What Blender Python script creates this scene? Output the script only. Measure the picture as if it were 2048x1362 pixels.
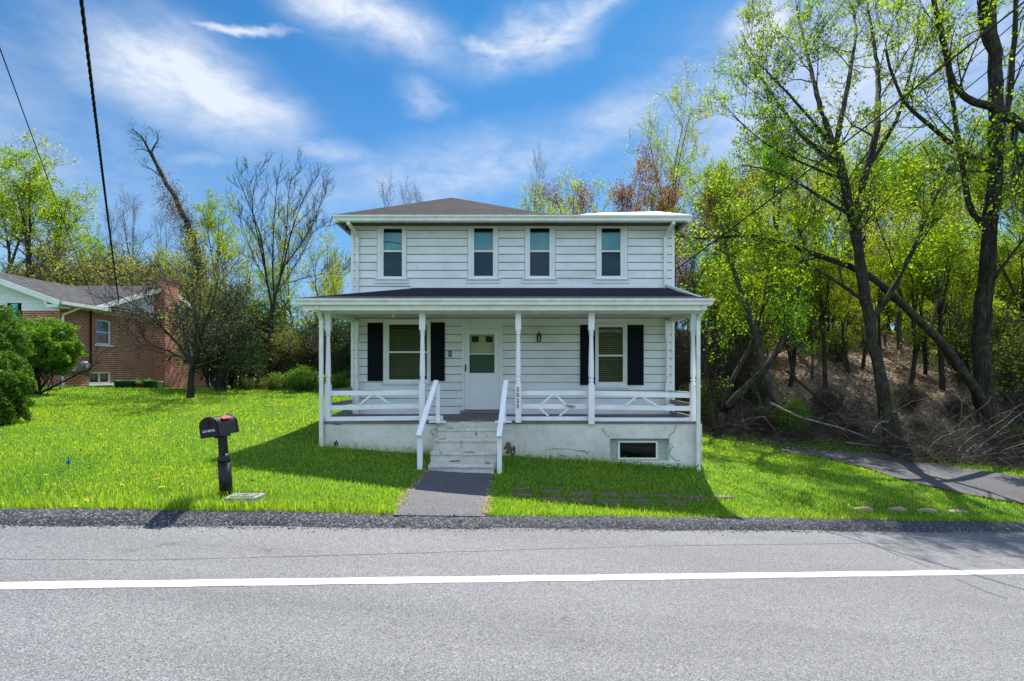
import bpy, math, random
import numpy as np
from mathutils import Vector, Matrix
R = math.radians
for o in list(bpy.data.objects): bpy.data.objects.remove(o)
SC = bpy.context.scene
COL = SC.collection

# ------------------------------------------------------------------ camera
F = 1061.0; CX = 1024.0; HY = 745.0; CZ = 1.95
cam_d = bpy.data.cameras.new("camera"); cam = bpy.data.objects.new("camera", cam_d); COL.objects.link(cam)
cam.location = (0, 0, CZ); cam.rotation_euler = (R(90), 0, 0)
cam_d.sensor_width = 36; cam_d.lens = 36 * F / 2048
cam_d.shift_x = 0; cam_d.shift_y = (HY - 681) / 2048
cam_d.clip_start = 0.05; cam_d.clip_end = 3000
SC.camera = cam

# ------------------------------------------------------------------ sun + sky
SUN_EL = 53.5; SUN_AZ = 12.5          # azimuth from +Y towards +X (behind the house, a little right)
sd = bpy.data.lights.new("sun", 'SUN'); sd.energy = 3.5; sd.angle = R(0.5); sd.color = (1.0, 0.955, 0.88)
sun = bpy.data.objects.new("sun", sd); COL.objects.link(sun)
ldir = Vector((-math.sin(R(SUN_AZ)) * math.cos(R(SUN_EL)), -math.cos(R(SUN_AZ)) * math.cos(R(SUN_EL)), -math.sin(R(SUN_EL))))
sun.rotation_euler = ldir.to_track_quat('-Z', 'Y').to_euler(); sun.location = (0, 0, 40)

W = bpy.data.worlds.new("World"); SC.world = W; W.use_nodes = True
def sky_nodes():
    nt = W.node_tree; N = nt.nodes; L = nt.links; N.clear()
    out = N.new('ShaderNodeOutputWorld'); bg = N.new('ShaderNodeBackground'); bg.inputs[1].default_value = 0.15
    sky = N.new('ShaderNodeTexSky'); sky.sky_type = 'NISHITA'; sky.sun_disc = False
    sky.sun_elevation = R(SUN_EL); sky.sun_rotation = R(SUN_AZ)
    sky.air_density = 1.0; sky.dust_density = 0.3; sky.ozone_density = 3.0; sky.altitude = 100
    tc = N.new('ShaderNodeTexCoord')
    sep = N.new('ShaderNodeSeparateXYZ'); L.new(tc.outputs['Generated'], sep.inputs[0])
    def m(op, a, b=None, c=None, clamp=False):
        n = N.new('ShaderNodeMath'); n.operation = op; n.use_clamp = clamp
        for i, v in enumerate((a, b, c)):
            if v is None: continue
            if isinstance(v, (int, float)): n.inputs[i].default_value = v
            else: L.new(v, n.inputs[i])
        return n.outputs[0]
    az = m('ARCTAN2', sep.outputs[0], sep.outputs[1]); el = m('ARCSINE', sep.outputs[2])
    def noise(scale, detail, rough, sx=1, sy=1, rot=0, off=0.0, dist=0.0):
        cb = N.new('ShaderNodeCombineXYZ'); L.new(az, cb.inputs[0]); L.new(el, cb.inputs[1]); cb.inputs[2].default_value = off
        mp = N.new('ShaderNodeMapping'); L.new(cb.outputs[0], mp.inputs[0])
        mp.inputs['Rotation'].default_value = (0, 0, rot); mp.inputs['Scale'].default_value = (sx, sy, 1)
        n = N.new('ShaderNodeTexNoise'); n.inputs['Scale'].default_value = scale; n.inputs['Detail'].default_value = detail
        n.inputs['Roughness'].default_value = rough; n.inputs['Distortion'].default_value = dist
        L.new(mp.outputs[0], n.inputs['Vector']); return n
    warp = noise(5, 5, .6, 1, 1.5, .3, 3.0)
    wsep = N.new('ShaderNodeSeparateColor'); L.new(warp.outputs['Color'], wsep.inputs[0])
    azw = m('ADD', az, m('MULTIPLY', m('SUBTRACT', wsep.outputs[0], .5), .14))
    elw = m('ADD', el, m('MULTIPLY', m('SUBTRACT', wsep.outputs[1], .5), .09))
    streak = noise(7, 9, .62, 1.0, 3.0, R(18), 1.0, .6).outputs[0]
    fine = noise(22, 12, .7, 1, 2.2, R(-15), 9.0, .5).outputs[0]
    tex = m('ADD', m('MULTIPLY', streak, .6), m('MULTIPLY', fine, .4))
    total = None
    def blob(px, py, ax, ay, ang, strength, soft=1.0, edge=.75):
        nonlocal total
        a0 = math.atan2(px - CX, F); e0 = math.atan2(HY - py, math.hypot(F, px - CX))
        k = 1 / math.hypot(F, px - CX) ** 1; ca, sa = math.cos(R(ang)), math.sin(R(ang))
        dx = m('SUBTRACT', azw, a0); dy = m('SUBTRACT', elw, e0)
        u = m('DIVIDE', m('ADD', m('MULTIPLY', dx, ca), m('MULTIPLY', dy, sa)), ax / 1250)
        v = m('DIVIDE', m('SUBTRACT', m('MULTIPLY', dy, ca), m('MULTIPLY', dx, sa)), ay / 1250)
        r2 = m('ADD', m('MULTIPLY', u, u), m('MULTIPLY', v, v))
        g = m('POWER', 2.718, m('MULTIPLY', r2, -soft))
        t = m('MULTIPLY', g, strength)
        t = m('MULTIPLY', t, m('ADD', m('MULTIPLY', m('SUBTRACT', tex, .5), edge * 5.5), 1.0), clamp=True)
        total = t if total is None else m('MAXIMUM', total, t)
    blob(300, 150, 150, 80, -12, 1.0, 1.5, .5)
    blob(410, 185, 170, 80, -18, 1.1, 1.5, .45)
    blob(500, 215, 110, 40, -8, .9, 1.2, .3)
    blob(690, 10, 230, 50, -14, .95, 1.0, .5)
    blob(800, 60, 110, 30, -25, .7, 1.0, .6)
    blob(1080, 75, 150, 42, 18, .75, 1.0, .85)
    blob(985, 105, 60, 22, -8, .75, 1.0, .7)
    blob(1180, 20, 80, 26, 20, .7, 1.0, .8)
    blob(845, 205, 60, 34, -30, .34, 1.0, .9)
    blob(1250, 230, 270, 60, 24, .42, 1.2, .6)
    blob(900, 350, 380, 60, 12, .45, 1.2, .6)
    blob(640, 300, 110, 26, -10, .34, 1.0, .8)
    blob(1520, 60, 85, 60, 10, 1.1, 1.2, .4)
    blob(1700, 170, 330, 170, 10, .72, .9, .5)
    blob(60, 90, 200, 40, -15, .12, 1.4, .8)
    blob(465, 62, 85, 7, 14, .9, 1.0, .3)
    blob(420, 320, 80, 14, 8, .25, 1.0, .8)
    blob(-900, 200, 500, 160, 10, .5, 1.0, .8)
    # behind the camera: unseen bright cloud, added to lift fill light on the facade
    back = m('MULTIPLY', m('LESS_THAN', sep.outputs[1], .0), m('MULTIPLY', m('SUBTRACT', tex, .42), 3.0, clamp=True), clamp=True)
    isback = m('LESS_THAN', sep.outputs[1], .0)
    total = m('MAXIMUM', total, m('MULTIPLY', back, .9))
    hz = m('POWER', m('SUBTRACT', 1.0, m('MAXIMUM', sep.outputs[2], 0.0), clamp=True), 3.6)
    tint = N.new('ShaderNodeMix'); tint.data_type = 'RGBA'; tint.blend_type = 'MULTIPLY'; tint.inputs[0].default_value = 1
    L.new(sky.outputs[0], tint.inputs[6])
    bk = m('MULTIPLY', m('SUBTRACT', .25, sep.outputs[1]), 1.6, clamp=True)
    tb = N.new('ShaderNodeMix'); tb.data_type = 'RGBA'; L.new(bk, tb.inputs[0]); tb.inputs[6].default_value = (.036, .195, .295, 1); tb.inputs[7].default_value = (.70, .80, .88, 1)  # front sky dimmed, unseen rear sky kept bright to fill the facade
    L.new(tb.outputs[2], tint.inputs[7])
    h = N.new('ShaderNodeMix'); h.data_type = 'RGBA'
    L.new(m('MULTIPLY', hz, .9), h.inputs[0]); L.new(tint.outputs[2], h.inputs[6]); h.inputs[7].default_value = (1.1, 1.52, 2.0, 1)
    mx = N.new('ShaderNodeMix'); mx.data_type = 'RGBA'
    L.new(m('MULTIPLY', total, .93), mx.inputs[0]); L.new(h.outputs[2], mx.inputs[6]); 
    cc = N.new('ShaderNodeMix'); cc.data_type = 'RGBA'; L.new(isback, cc.inputs[0]); cc.inputs[6].default_value = (2.05, 2.2, 2.45, 1); cc.inputs[7].default_value = (6.5, 6.5, 6.9, 1)
    L.new(cc.outputs[2], mx.inputs[7])
    L.new(mx.outputs[2], bg.inputs[0]); L.new(bg.outputs[0], out.inputs[0])
sky_nodes()
SC.view_settings.view_transform = 'Standard'; SC.view_settings.look = 'None'
SC.view_settings.gamma = 1; SC.view_settings.use_curve_mapping = False
SC.view_settings.exposure = 1.5
SC.cycles.max_bounces = 8; SC.cycles.transparent_max_bounces = 16

# ------------------------------------------------------------------ placing helpers
def X(px, D): return (px - CX) / F * D
def Z(py, D): return CZ + (HY - py) / F * D
def P(px, py, D): return Vector((X(px, D), D, Z(py, D)))
def road_z(x, y): return -.0698 * x - .0156 * y
def edge_y(x): return 7.0 + .224 * x
def curb_w(x): return .34 + .05 * np.sin(np.asarray(x, float) * .9 + 1) + .03 * np.sin(np.asarray(x, float) * 3.1)

ctrl = []
for x in np.arange(-44, 45, 4.0):
    ye = 7.0 + .224 * x
    ctrl += [(x, ye + .4, road_z(x, ye) + .10), (x, -3.6 + .224 * x, road_z(x, -3.6 + .224 * x) + .02)]
    ctrl += [(x, -14 + .1 * x, road_z(x, -5) + 1.4), (x, -45, road_z(x, -5) + 7 if abs(x) < 50 else 7)]
ctrl += [(-4, 11.1, .40), (0, 11.1, .20), (3.98, 11.1, -.07), (-1, 9.7, .07), (-4.2, 13.1, .55), (-6.9, 19, 1.12), (-4.3, 20, 1.1),
         (-10.3, 17, 1.10), (-17.5, 20.5, 1.37), (-17.5, 30.5, 1.15), (-24, 20.5, 1.75), (-6.4, 7.6, .55), (-10.6, 11, .92),
         (-8, 12, .80), (-3.7, 7.0, .34), (-12, 14, 1.05), (-9, 24, 1.3), (-12, 34, 1.9), (-30, 40, 3.2), (0, 24, 1.2), (4.2, 20, .5),
         (7.5, 14.9, -.28), (10.8, 14.9, -.32), (11.9, 12.4, -.50), (9.9, 10.3, -.58), (5.9, 15, .02), (6.5, 17, -.05),
         (13.5, 14, -.45), (5.5, 9.6, -.22), (10, 19, 1.25), (7, 20.5, 1.1), (13, 21.5, 2.2), (17, 18, 1.2), (8, 24, 2.2), (13, 25, 3.1), (20, 26, 3.3), (8, 31, 4.0), (16, 32, 4.6),
         (26, 32, 4.2), (0, 34, 3.2), (15, 45, 4.6), (0, 48, 4), (30, 45, 5), (-12, 50, 4.0), (-35, 55, 5), (45, 35, 4.5), (45, 60, 6.5), (0, 75, 5.5),
         (-45, 80, 6), (40, 85, 8), (0, 110, 6), (60, 120, 9), (-60, 120, 6), (70, 30, 4), (70, 70, 7), (-70, 30, 7), (-70, 60, 5),
         (-70, -40, 14), (70, -40, 2), (0, -90, 12), (80, -90, 8), (-80, -90, 18)]
C_ = np.array(ctrl); 
def _U(r2): return np.where(r2 > 1e-9, r2 * np.log(np.maximum(r2, 1e-9)), 0)
_n = len(C_); _K = _U(((C_[:, None, :2] - C_[None, :, :2]) ** 2).sum(-1)) + np.eye(_n) * .8
_A = np.zeros((_n + 3, _n + 3)); _A[:_n, :_n] = _K; _A[:_n, _n] = 1; _A[:_n, _n + 1:] = C_[:, :2]; _A[_n:, :_n] = _A[:_n, _n:].T
_w = np.linalg.solve(_A, np.concatenate([C_[:, 2], [0, 0, 0]]))
def gz(x, y):
    x = np.atleast_1d(np.asarray(x, float)); y = np.atleast_1d(np.asarray(y, float)); sh = x.shape
    x = x.ravel(); y = y.ravel(); out = np.empty(len(x))
    for i in range(0, len(x), 20000):
        xs, ys = x[i:i + 20000], y[i:i + 20000]
        r2 = (xs[:, None] - C_[None, :, 0]) ** 2 + (ys[:, None] - C_[None, :, 1]) ** 2
        out[i:i + 20000] = _U(r2) @ _w[:_n] + _w[_n] + _w[_n + 1] * xs + _w[_n + 2] * ys
    de = y - (7.0 + .224 * x); w = np.clip((de - .42) / .7, 0, 1); w = w * w * (3 - 2 * w); w = np.where(de < -2, 1, w)
    out = (road_z(x, y) + .088) * (1 - w) + out * w
    return out.reshape(sh)
def g1(x, y): return float(gz([x], [y])[0])
def G(px, py, lo=5.8, hi=60):
    """first point of the ground seen at this pixel of the photograph"""
    D = np.arange(lo, hi, .05); xs = (px - CX) / F * D; zs = CZ + (HY - py) / F * D
    d = zs - gz(xs, D); k = np.argmax(d <= 0) if (d <= 0).any() else len(D) - 1
    D0 = D[k]; x0 = X(px, D0); return Vector((x0, D0, g1(x0, D0)))
WX = [-60, -40, -19, -16.5, -12, -8, -5, 5, 6, 7.5, 10.8, 12, 20, 60]
WY = [38, 36, 33, 32, 24.5, 21.5, 20.8, 20, 17, 15.8, 15.1, 13.6, 12.8, 20]
def wood_y(x): return np.interp(x, WX, WY)

# ------------------------------------------------------------------ object helpers
LOC = {}
def tag(o, label=None, cat=None, group=None, kind=None):
    if label: o['label'] = label
    if cat: o['category'] = cat
    if group: o['group'] = group
    if kind: o['kind'] = kind
    return o
def thing(name, loc, label, cat, group=None):
    o = bpy.data.objects.new(name, None); COL.objects.link(o); o.location = loc; o.empty_display_size = .2
    LOC[o.name] = Vector(loc); return tag(o, label, cat, group)
class MB:
    def __init__(s): s.v = []; s.f = []; s.mi = []; s.cur = 0
    def add(s, vs, fs):
        b = len(s.v); s.v += [tuple(v) for v in vs]; s.f += [tuple(b + i for i in f) for f in fs]; s.mi += [s.cur] * len(fs); return s
    def box(s, x0, x1, y0, y1, z0, z1, M=None):
        vs = [Vector((x, y, z)) for x in (x0, x1) for y in (y0, y1) for z in (z0, z1)]
        if M is not None: vs = [M @ v for v in vs]
        return s.add(vs, [(0, 1, 3, 2), (4, 6, 7, 5), (0, 4, 5, 1), (2, 3, 7, 6), (0, 2, 6, 4), (1, 5, 7, 3)])
    def bar(s, a, b, w, h, up=(0, 0, 1)):
        a = Vector(a); b = Vector(b); d = (b - a); L = d.length; d.normalize(); u = Vector(up); sx = d.cross(u)
        if sx.length < 1e-4: sx = d.cross(Vector((1, 0, 0)))
        sx.normalize(); u = sx.cross(d)
        M = Matrix((( *d, ), ( *sx, ), ( *u, ))).transposed().to_4x4(); M.translation = a
        return s.box(0, L, -w / 2, w / 2, -h / 2, h / 2, M)
    def tube(s, pts, rad, n=8, cap=True):
        pts = [Vector(p) for p in pts]; m = len(pts)
        if not hasattr(rad, '__len__'): rad = [rad] * m
        b = len(s.v); prev = None
        for i, p in enumerate(pts):
            t = (pts[min(i + 1, m - 1)] - pts[max(i - 1, 0)]).normalized()
            if prev is None: u = t.orthogonal().normalized()
            else: u = (prev - t * prev.dot(t)).normalized()
            prev = u; w = t.cross(u)
            for k in range(n):
                a = 2 * math.pi * k / n; s.v.append(tuple(p + (u * math.cos(a) + w * math.sin(a)) * rad[i]))
        fs = []
        for i in range(m - 1):
            for k in range(n):
                a = b + i * n + k; c = b + i * n + (k + 1) % n; fs.append((a, c, c + n, a + n))
        if cap: fs += [tuple(b + k for k in reversed(range(n))), tuple(b + (m - 1) * n + k for k in range(n))]
        s.f += fs; s.mi += [s.cur] * len(fs); return s
    def lathe(s, x, y, prof, n=12, M=None):
        b = len(s.v)
        for (r, z) in prof:
            for k in range(n):
                a = 2 * math.pi * k / n; v = Vector((x + r * math.cos(a), y + r * math.sin(a), z))
                s.v.append(tuple(M @ v if M is not None else v))
        m = len(prof); fs = []
        for i in range(m - 1):
            for k in range(n):
                a = b + i * n + k; c = b + i * n + (k + 1) % n; fs.append((a, c, c + n, a + n))
        fs += [tuple(b + k for k in reversed(range(n))), tuple(b + (m - 1) * n + k for k in range(n))]
        s.f += fs; s.mi += [s.cur] * len(fs); return s
    def prism(s, poly, axis, a, b):
        """poly of (p,q) swept along axis 'x' (p=y,q=z), 'y' (p=x,q=z) or 'z' (p=x,q=y)"""
        def mk(p, q, t): return {'x': (t, p, q), 'y': (p, t, q), 'z': (p, q, t)}[axis]
        n = len(poly); vs = [mk(p, q, a) for p, q in poly] + [mk(p, q, b) for p, q in poly]
        fs = [tuple(range(n)), tuple(reversed(range(n, 2 * n)))] + [(i, i + n, (i + 1) % n + n, (i + 1) % n) for i in range(n)]
        return s.add(vs, fs)
    def build(s, name, mat, parent=None, smooth=False):
        v = np.array(s.v, float); root = parent
        while root is not None and root.parent is not None: root = root.parent
        if root is not None: v = v - np.array(LOC[root.name])
        me = bpy.data.meshes.new(name); me.from_pydata(v.tolist(), [], s.f)
        mats = mat if isinstance(mat, (list, tuple)) else [mat]
        for q in mats: me.materials.append(q)
        if len(mats) > 1: me.polygons.foreach_set('material_index', s.mi)
        if smooth: me.polygons.foreach_set('use_smooth', [True] * len(me.polygons))
        me.update()
        import bmesh
        bm = bmesh.new(); bm.from_mesh(me); bmesh.ops.recalc_face_normals(bm, faces=bm.faces); bm.to_mesh(me); bm.free()
        o = bpy.data.objects.new(name, me); COL.objects.link(o)
        if parent is not None: o.parent = parent
        return o
def np_mesh(name, V, faces_n, idx, mat, smooth=False):
    """V (n,3); idx flat vertex indices, faces_n list of loop totals"""
    me = bpy.data.meshes.new(name); me.vertices.add(len(V)); me.vertices.foreach_set('co', np.asarray(V, np.float32).ravel())
    lt = np.asarray(faces_n, np.int32); ls = np.concatenate([[0], np.cumsum(lt)[:-1]]).astype(np.int32)
    me.loops.add(int(lt.sum())); me.loops.foreach_set('vertex_index', np.asarray(idx, np.int32).ravel())
    me.polygons.add(len(lt)); me.polygons.foreach_set('loop_start', ls); me.polygons.foreach_set('loop_total', lt)
    if smooth: me.polygons.foreach_set('use_smooth', np.ones(len(lt), bool))
    for q in (mat if isinstance(mat, (list, tuple)) else [mat]): me.materials.append(q)
    me.update(calc_edges=True); return me
def link(name, me, parent=None, loc=(0, 0, 0)):
    o = bpy.data.objects.new(name, me); COL.objects.link(o); o.location = loc
    if parent is not None: o.parent = parent
    return o

# ------------------------------------------------------------------ materials
class NT:
    def __init__(s, name):
        s.m = bpy.data.materials.new(name); s.m.use_nodes = True; s.t = s.m.node_tree; s.N = s.t.nodes; s.L = s.t.links
        s.b = s.N['Principled BSDF']; s.out = s.N['Material Output']; s.tc = s.N.new('ShaderNodeTexCoord')
    def set(s, sock, v):
        if isinstance(v, (int, float)): sock.default_value = v
        elif isinstance(v, tuple): sock.default_value = (*v, 1) if len(v) == 3 and sock.type == 'RGBA' else v
        else: s.L.new(v, sock)
    def noise(s, scale, detail=4, rough=.55, vec=None, dist=0, out=0):
        n = s.N.new('ShaderNodeTexNoise'); n.inputs['Scale'].default_value = scale; n.inputs['Detail'].default_value = detail
        n.inputs['Roughness'].default_value = rough; n.inputs['Distortion'].default_value = dist
        s.L.new(vec or s.tc.outputs['Object'], n.inputs['Vector']); return n.outputs[out]
    def vor(s, scale, vec=None, feat='F1', out='Distance'):
        n = s.N.new('ShaderNodeTexVoronoi'); n.feature = feat; n.inputs['Scale'].default_value = scale
        s.L.new(vec or s.tc.outputs['Object'], n.inputs['Vector']); return n.outputs[out]
    def ramp(s, v, *stops):
        n = s.N.new('ShaderNodeValToRGB'); e = n.color_ramp.elements
        while len(e) < len(stops): e.new(.5)
        for i, (p, c) in enumerate(stops):
            e[i].position = p; e[i].color = (*c, 1) if isinstance(c, tuple) else (c, c, c, 1)
        s.L.new(v, n.inputs[0]); return n.outputs[0]
    def mix(s, f, a, b, mode='MIX'):
        n = s.N.new('ShaderNodeMix'); n.data_type = 'RGBA'; n.blend_type = mode
        s.set(n.inputs[0], f); s.set(n.inputs[6], a); s.set(n.inputs[7], b); return n.outputs[2]
    def math(s, op, a, b=0.0, clamp=False):
        n = s.N.new('ShaderNodeMath'); n.operation = op; n.use_clamp = clamp; s.set(n.inputs[0], a); s.set(n.inputs[1], b); return n.outputs[0]
    def mapping(s, scale=(1, 1, 1), rot=(0, 0, 0), vec=None):
        n = s.N.new('ShaderNodeMapping'); n.inputs['Scale'].default_value = scale; n.inputs['Rotation'].default_value = rot
        s.L.new(vec or s.tc.outputs['Object'], n.inputs[0]); return n.outputs[0]
    def bump(s, h, strength=.5, dist=.01):
        n = s.N.new('ShaderNodeBump'); n.inputs['Strength'].default_value = strength; n.inputs['Distance'].default_value = dist
        s.L.new(h, n.inputs['Height']); s.L.new(n.outputs[0], s.b.inputs['Normal']); return s
    def col(s, c): s.set(s.b.inputs['Base Color'], c); return s
    def ro(s, r, spec=None):
        s.set(s.b.inputs['Roughness'], r)
        if spec is not None: s.b.inputs['Specular IOR Level'].default_value = spec
        return s
def simple(name, c1, c2=None, scale=6, rough=.6, bump=0, bscale=60, spec=.4, metal=0):
    n = NT(name)
    n.col(n.mix(n.ramp(n.noise(scale, 6, .6), (.35, 0.), (.65, 1.)), c1, c2 or tuple(v * .8 for v in c1))).ro(rough, spec)
    if bump: n.bump(n.noise(bscale, 5, .6), bump, .01)
    n.b.inputs['Metallic'].default_value = metal; return n.m
def leafmat(name, cols, trans, tmix=.5, rough=.8):
    n = NT(name); g = n.N.new('ShaderNodeNewGeometry'); r = g.outputs['Random Per Island']
    c = n.ramp(r, *[(i / (len(cols) - 1), q) for i, q in enumerate(cols)])
    obr = n.N.new('ShaderNodeObjectInfo').outputs['Random']
    n.col(c).ro(rough, .12)
    tr = n.N.new('ShaderNodeBsdfTranslucent'); n.L.new(n.mix(1.0, c, trans, 'MULTIPLY'), tr.inputs[0])
    mx = n.N.new('ShaderNodeMixShader'); mx.inputs[0].default_value = tmix
    n.L.new(n.b.outputs[0], mx.inputs[1]); n.L.new(tr.outputs[0], mx.inputs[2]); n.L.new(mx.outputs[0], n.out.inputs[0]); return n.m

def chippy(name, base, dirt, wood, chip=.66, green=(.35, .42, .3), gamt=.25):
    n = NT(name); a = n.noise(2.2, 6, .65); f = n.noise(24, 8, .75, dist=.5); s = n.noise(9, 5, .7, vec=n.mapping((1, 1, .25)))
    c = n.mix(n.ramp(a, (.45, 0.), (.75, gamt)), base, green)
    c = n.mix(n.ramp(s, (.55, 0.), (.8, .5)), c, dirt)
    c = n.mix(n.ramp(f, (chip, 0.), (chip + .03, 1.)), c, wood)
    n.col(c).ro(.55, .35).bump(n.noise(90, 5, .6), .15, .004); return n.m
M = {}
M['siding'] = (lambda n: (n.col(n.mix(n.ramp(n.noise(45, 6, .7), (.62, 0.), (.8, .35)),
      n.mix(n.ramp(n.noise(1.6, 8, .68, vec=n.mapping((.5, 1, 1.8))), (.42, 0.), (.70, .85)), (.80, .80, .80), (.58, .60, .52)), (.42, .42, .35)))
      .ro(.5, .3).bump(n.noise(70, 4, .6), .08, .004), n.m)[1])(NT('white_siding'))
M['paint'] = chippy('white_chipped_paint', (.82, .82, .82), (.62, .62, .55), (.16, .12, .09), .70)
M['rail'] = chippy('white_worn_rail_paint', (.84, .84, .84), (.60, .60, .56), (.13, .10, .08), .655)
M['trim'] = chippy('white_trim_paint', (.80, .80, .79), (.60, .61, .53), (.3, .28, .24), .80)
M['gutter'] = simple('white_gutter', (.80, .80, .76), (.66, .68, .60), 5, .4, .05)
M['weathered'] = simple('weathered_and_unlit_board', (.34, .33, .31), (.20, .19, .18), 20, .8, .4, 120)  # grey also stands for the unlit faces of the side porch rails
M['casing_shade'] = simple('dark_casing_shade', (.20, .20, .18), (.32, .32, .28), 30, .9)  # shadow tone for the window casing outlines
M['shutter'] = simple('navy_black_shutter', (.003, .005, .010), (.006, .009, .015), 12, .7, spec=.12)
M['soffit'] = simple('soffit_panel', (.66, .68, .62), (.58, .60, .53), 3, .6)
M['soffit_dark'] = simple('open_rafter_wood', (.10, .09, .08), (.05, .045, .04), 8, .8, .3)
M['door'] = simple('white_storm_door', (.78, .79, .80), (.72, .73, .73), 3, .35)
M['door_in'] = simple('cream_inner_door', (.78, .74, .52), (.70, .66, .46), 3, .4)
M['black'] = simple('black_metal', (.012, .012, .013), (.03, .03, .03), 20, .45, .1)
M['dark_room'] = simple('dark_room', (.02, .022, .022), (.012, .013, .014), 3, .9)
M['blind_teal'] = simple('teal_blind', (.10, .62, .72), (.08, .52, .62), 4, .5)
M['blind_blue'] = simple('deep_blue_blind', (.04, .42, .50), (.03, .34, .42), 4, .5)
M['blind_cream'] = simple('cream_blind', (.34, .33, .27), (.28, .27, .22), 4, .6)
M['blind_brown'] = simple('olive_brown_blind', (.24, .22, .17), (.18, .165, .13), 4, .6)
def glassm(name, tint=(1, 1, 1), refl=1.0, ior=1.52):
    n = NT(name); n.N.remove(n.b)
    t = n.N.new('ShaderNodeBsdfTransparent'); t.inputs[0].default_value = (*tint, 1)
    g = n.N.new('ShaderNodeBsdfGlossy'); g.inputs['Roughness'].default_value = .02; g.inputs[0].default_value = (1, 1, 1, 1)
    fr = n.N.new('ShaderNodeFresnel'); fr.inputs[0].default_value = ior
    bp = n.N.new('ShaderNodeBump'); bp.inputs['Strength'].default_value = .03; bp.inputs['Distance'].default_value = .02
    n.L.new(n.noise(3, 2), bp.inputs['Height']); n.L.new(bp.outputs[0], g.inputs['Normal'])
    mx = n.N.new('ShaderNodeMixShader'); n.L.new(n.math('MULTIPLY', fr.outputs[0], refl, True), mx.inputs[0])
    n.L.new(t.outputs[0], mx.inputs[1]); n.L.new(g.outputs[0], mx.inputs[2]); n.L.new(mx.outputs[0], n.out.inputs[0]); return n.m
M['glass'] = glassm('window_glass', (.85, .90, .88), .8); M['glass_low'] = glassm('lower_window_glass', (.85, .86, .84), .32)
M['glass_screen'] = glassm('insect_screen_glass', (.52, .60, .62), .35)
def stucco():
    n = NT('painted_stucco'); a = n.noise(1.2, 7, .62); b = n.noise(9, 7, .65); c = n.noise(45, 6, .7)
    col = n.mix(n.ramp(a, (.38, 0.), (.68, 1.)), (.74, .71, .63), (.52, .50, .44))
    col = n.mix(n.ramp(b, (.56, 0.), (.74, .6)), col, (.28, .27, .25))
    col = n.mix(n.ramp(c, (.66, 0.), (.74, .5)), col, (.18, .17, .16))
    n.col(col).ro(.85, .2).bump(n.math('ADD', b, n.math('MULTIPLY', c, .35)), .5, .02); return n.m
M['stucco'] = stucco()
def conc(name, c1, c2, c3):
    n = NT(name); a = n.noise(2.3, 6, .65); b = n.noise(14, 7, .7); c = n.vor(120)
    col = n.mix(n.ramp(a, (.4, 0.), (.65, 1.)), c1, c2); col = n.mix(n.ramp(b, (.55, 0.), (.68, .9)), col, c3)
    n.col(col).ro(.9, .2).bump(n.math('ADD', b, n.math('MULTIPLY', c, .3)), .5, .015); return n.m
M['steps'] = conc('weathered_concrete', (.62, .60, .52), (.50, .49, .41), (.24, .23, .20))
M['floor'] = conc('porch_slab', (.20, .185, .17), (.15, .14, .13), (.10, .095, .09))
M['lid'] = conc('concrete_lid', (.30, .30, .26), (.21, .21, .18), (.12, .12, .10))
def asphalt(name, lo, mid, hi, sc=150, big=.25, bump=.6, bd=.006):
    n = NT(name); a = n.noise(sc, 3, .75); v = n.vor(sc * .75, out='Color'); L = n.noise(.7, 5, .6); s2 = n.noise(sc * .35, 4, .7)
    sep = n.N.new('ShaderNodeSeparateColor'); n.L.new(v, sep.inputs[0])
    x = n.math('ADD', n.math('MULTIPLY', a, .55), n.math('MULTIPLY', sep.outputs[0], .45))
    c = n.ramp(x, (.28, lo), (.45, mid), (.6, mid), (.74, hi))
    c = n.mix(n.ramp(L, (.3, 0.), (.7, big)), c, tuple(q * .62 for q in mid))
    c = n.mix(n.ramp(s2, (.62, 0.), (.8, .5)), c, tuple(q * .5 for q in mid))
    n.col(c).ro(.85, .25).bump(n.math('ADD', x, n.math('MULTIPLY', s2, .8)), bump, bd); return n
M['road'] = asphalt('road_asphalt', (.06, .061, .066), (.168, .169, .173), (.33, .33, .33), 175, .2)
def road_wear(n):
    c = n.b.inputs['Base Color'].links[0].from_socket; v = n.mapping((.12, 1.3, 1), (0, 0, -.22))
    c = n.mix(n.ramp(n.noise(1.0, 5, .6, vec=v), (.42, 0.), (.68, .6)), c, n.mix(1.0, c, (.72, .72, .74), 'MULTIPLY'))
    c = n.mix(n.ramp(n.noise(1.7, 4, .6, vec=n.mapping((.5, 1.6, 1), (0, 0, -.22))), (.60, 0.), (.76, .6)), c, n.mix(1.0, c, (1.22, 1.21, 1.19), 'MULTIPLY'))
    c = n.mix(n.ramp(n.noise(2.6, 3, .5), (.70, 0.), (.74, .6)), c, n.mix(1.0, c, (.62, .62, .64), 'MULTIPLY'))
    n.col(c); return n.m
M['road'] = road_wear(M['road'])
M['kerb'] = asphalt('asphalt_berm', (.012, .013, .016), (.058, .060, .068), (.26, .26, .27), 75, .3, 1.0, .02).m
M['walk'] = asphalt('walk_asphalt', (.035, .034, .037), (.105, .103, .106), (.25, .25, .25), 150, .3).m
M['drive'] = asphalt('drive_asphalt', (.03, .03, .035), (.085, .083, .084), (.18, .175, .17), 120, .6).m
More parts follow.
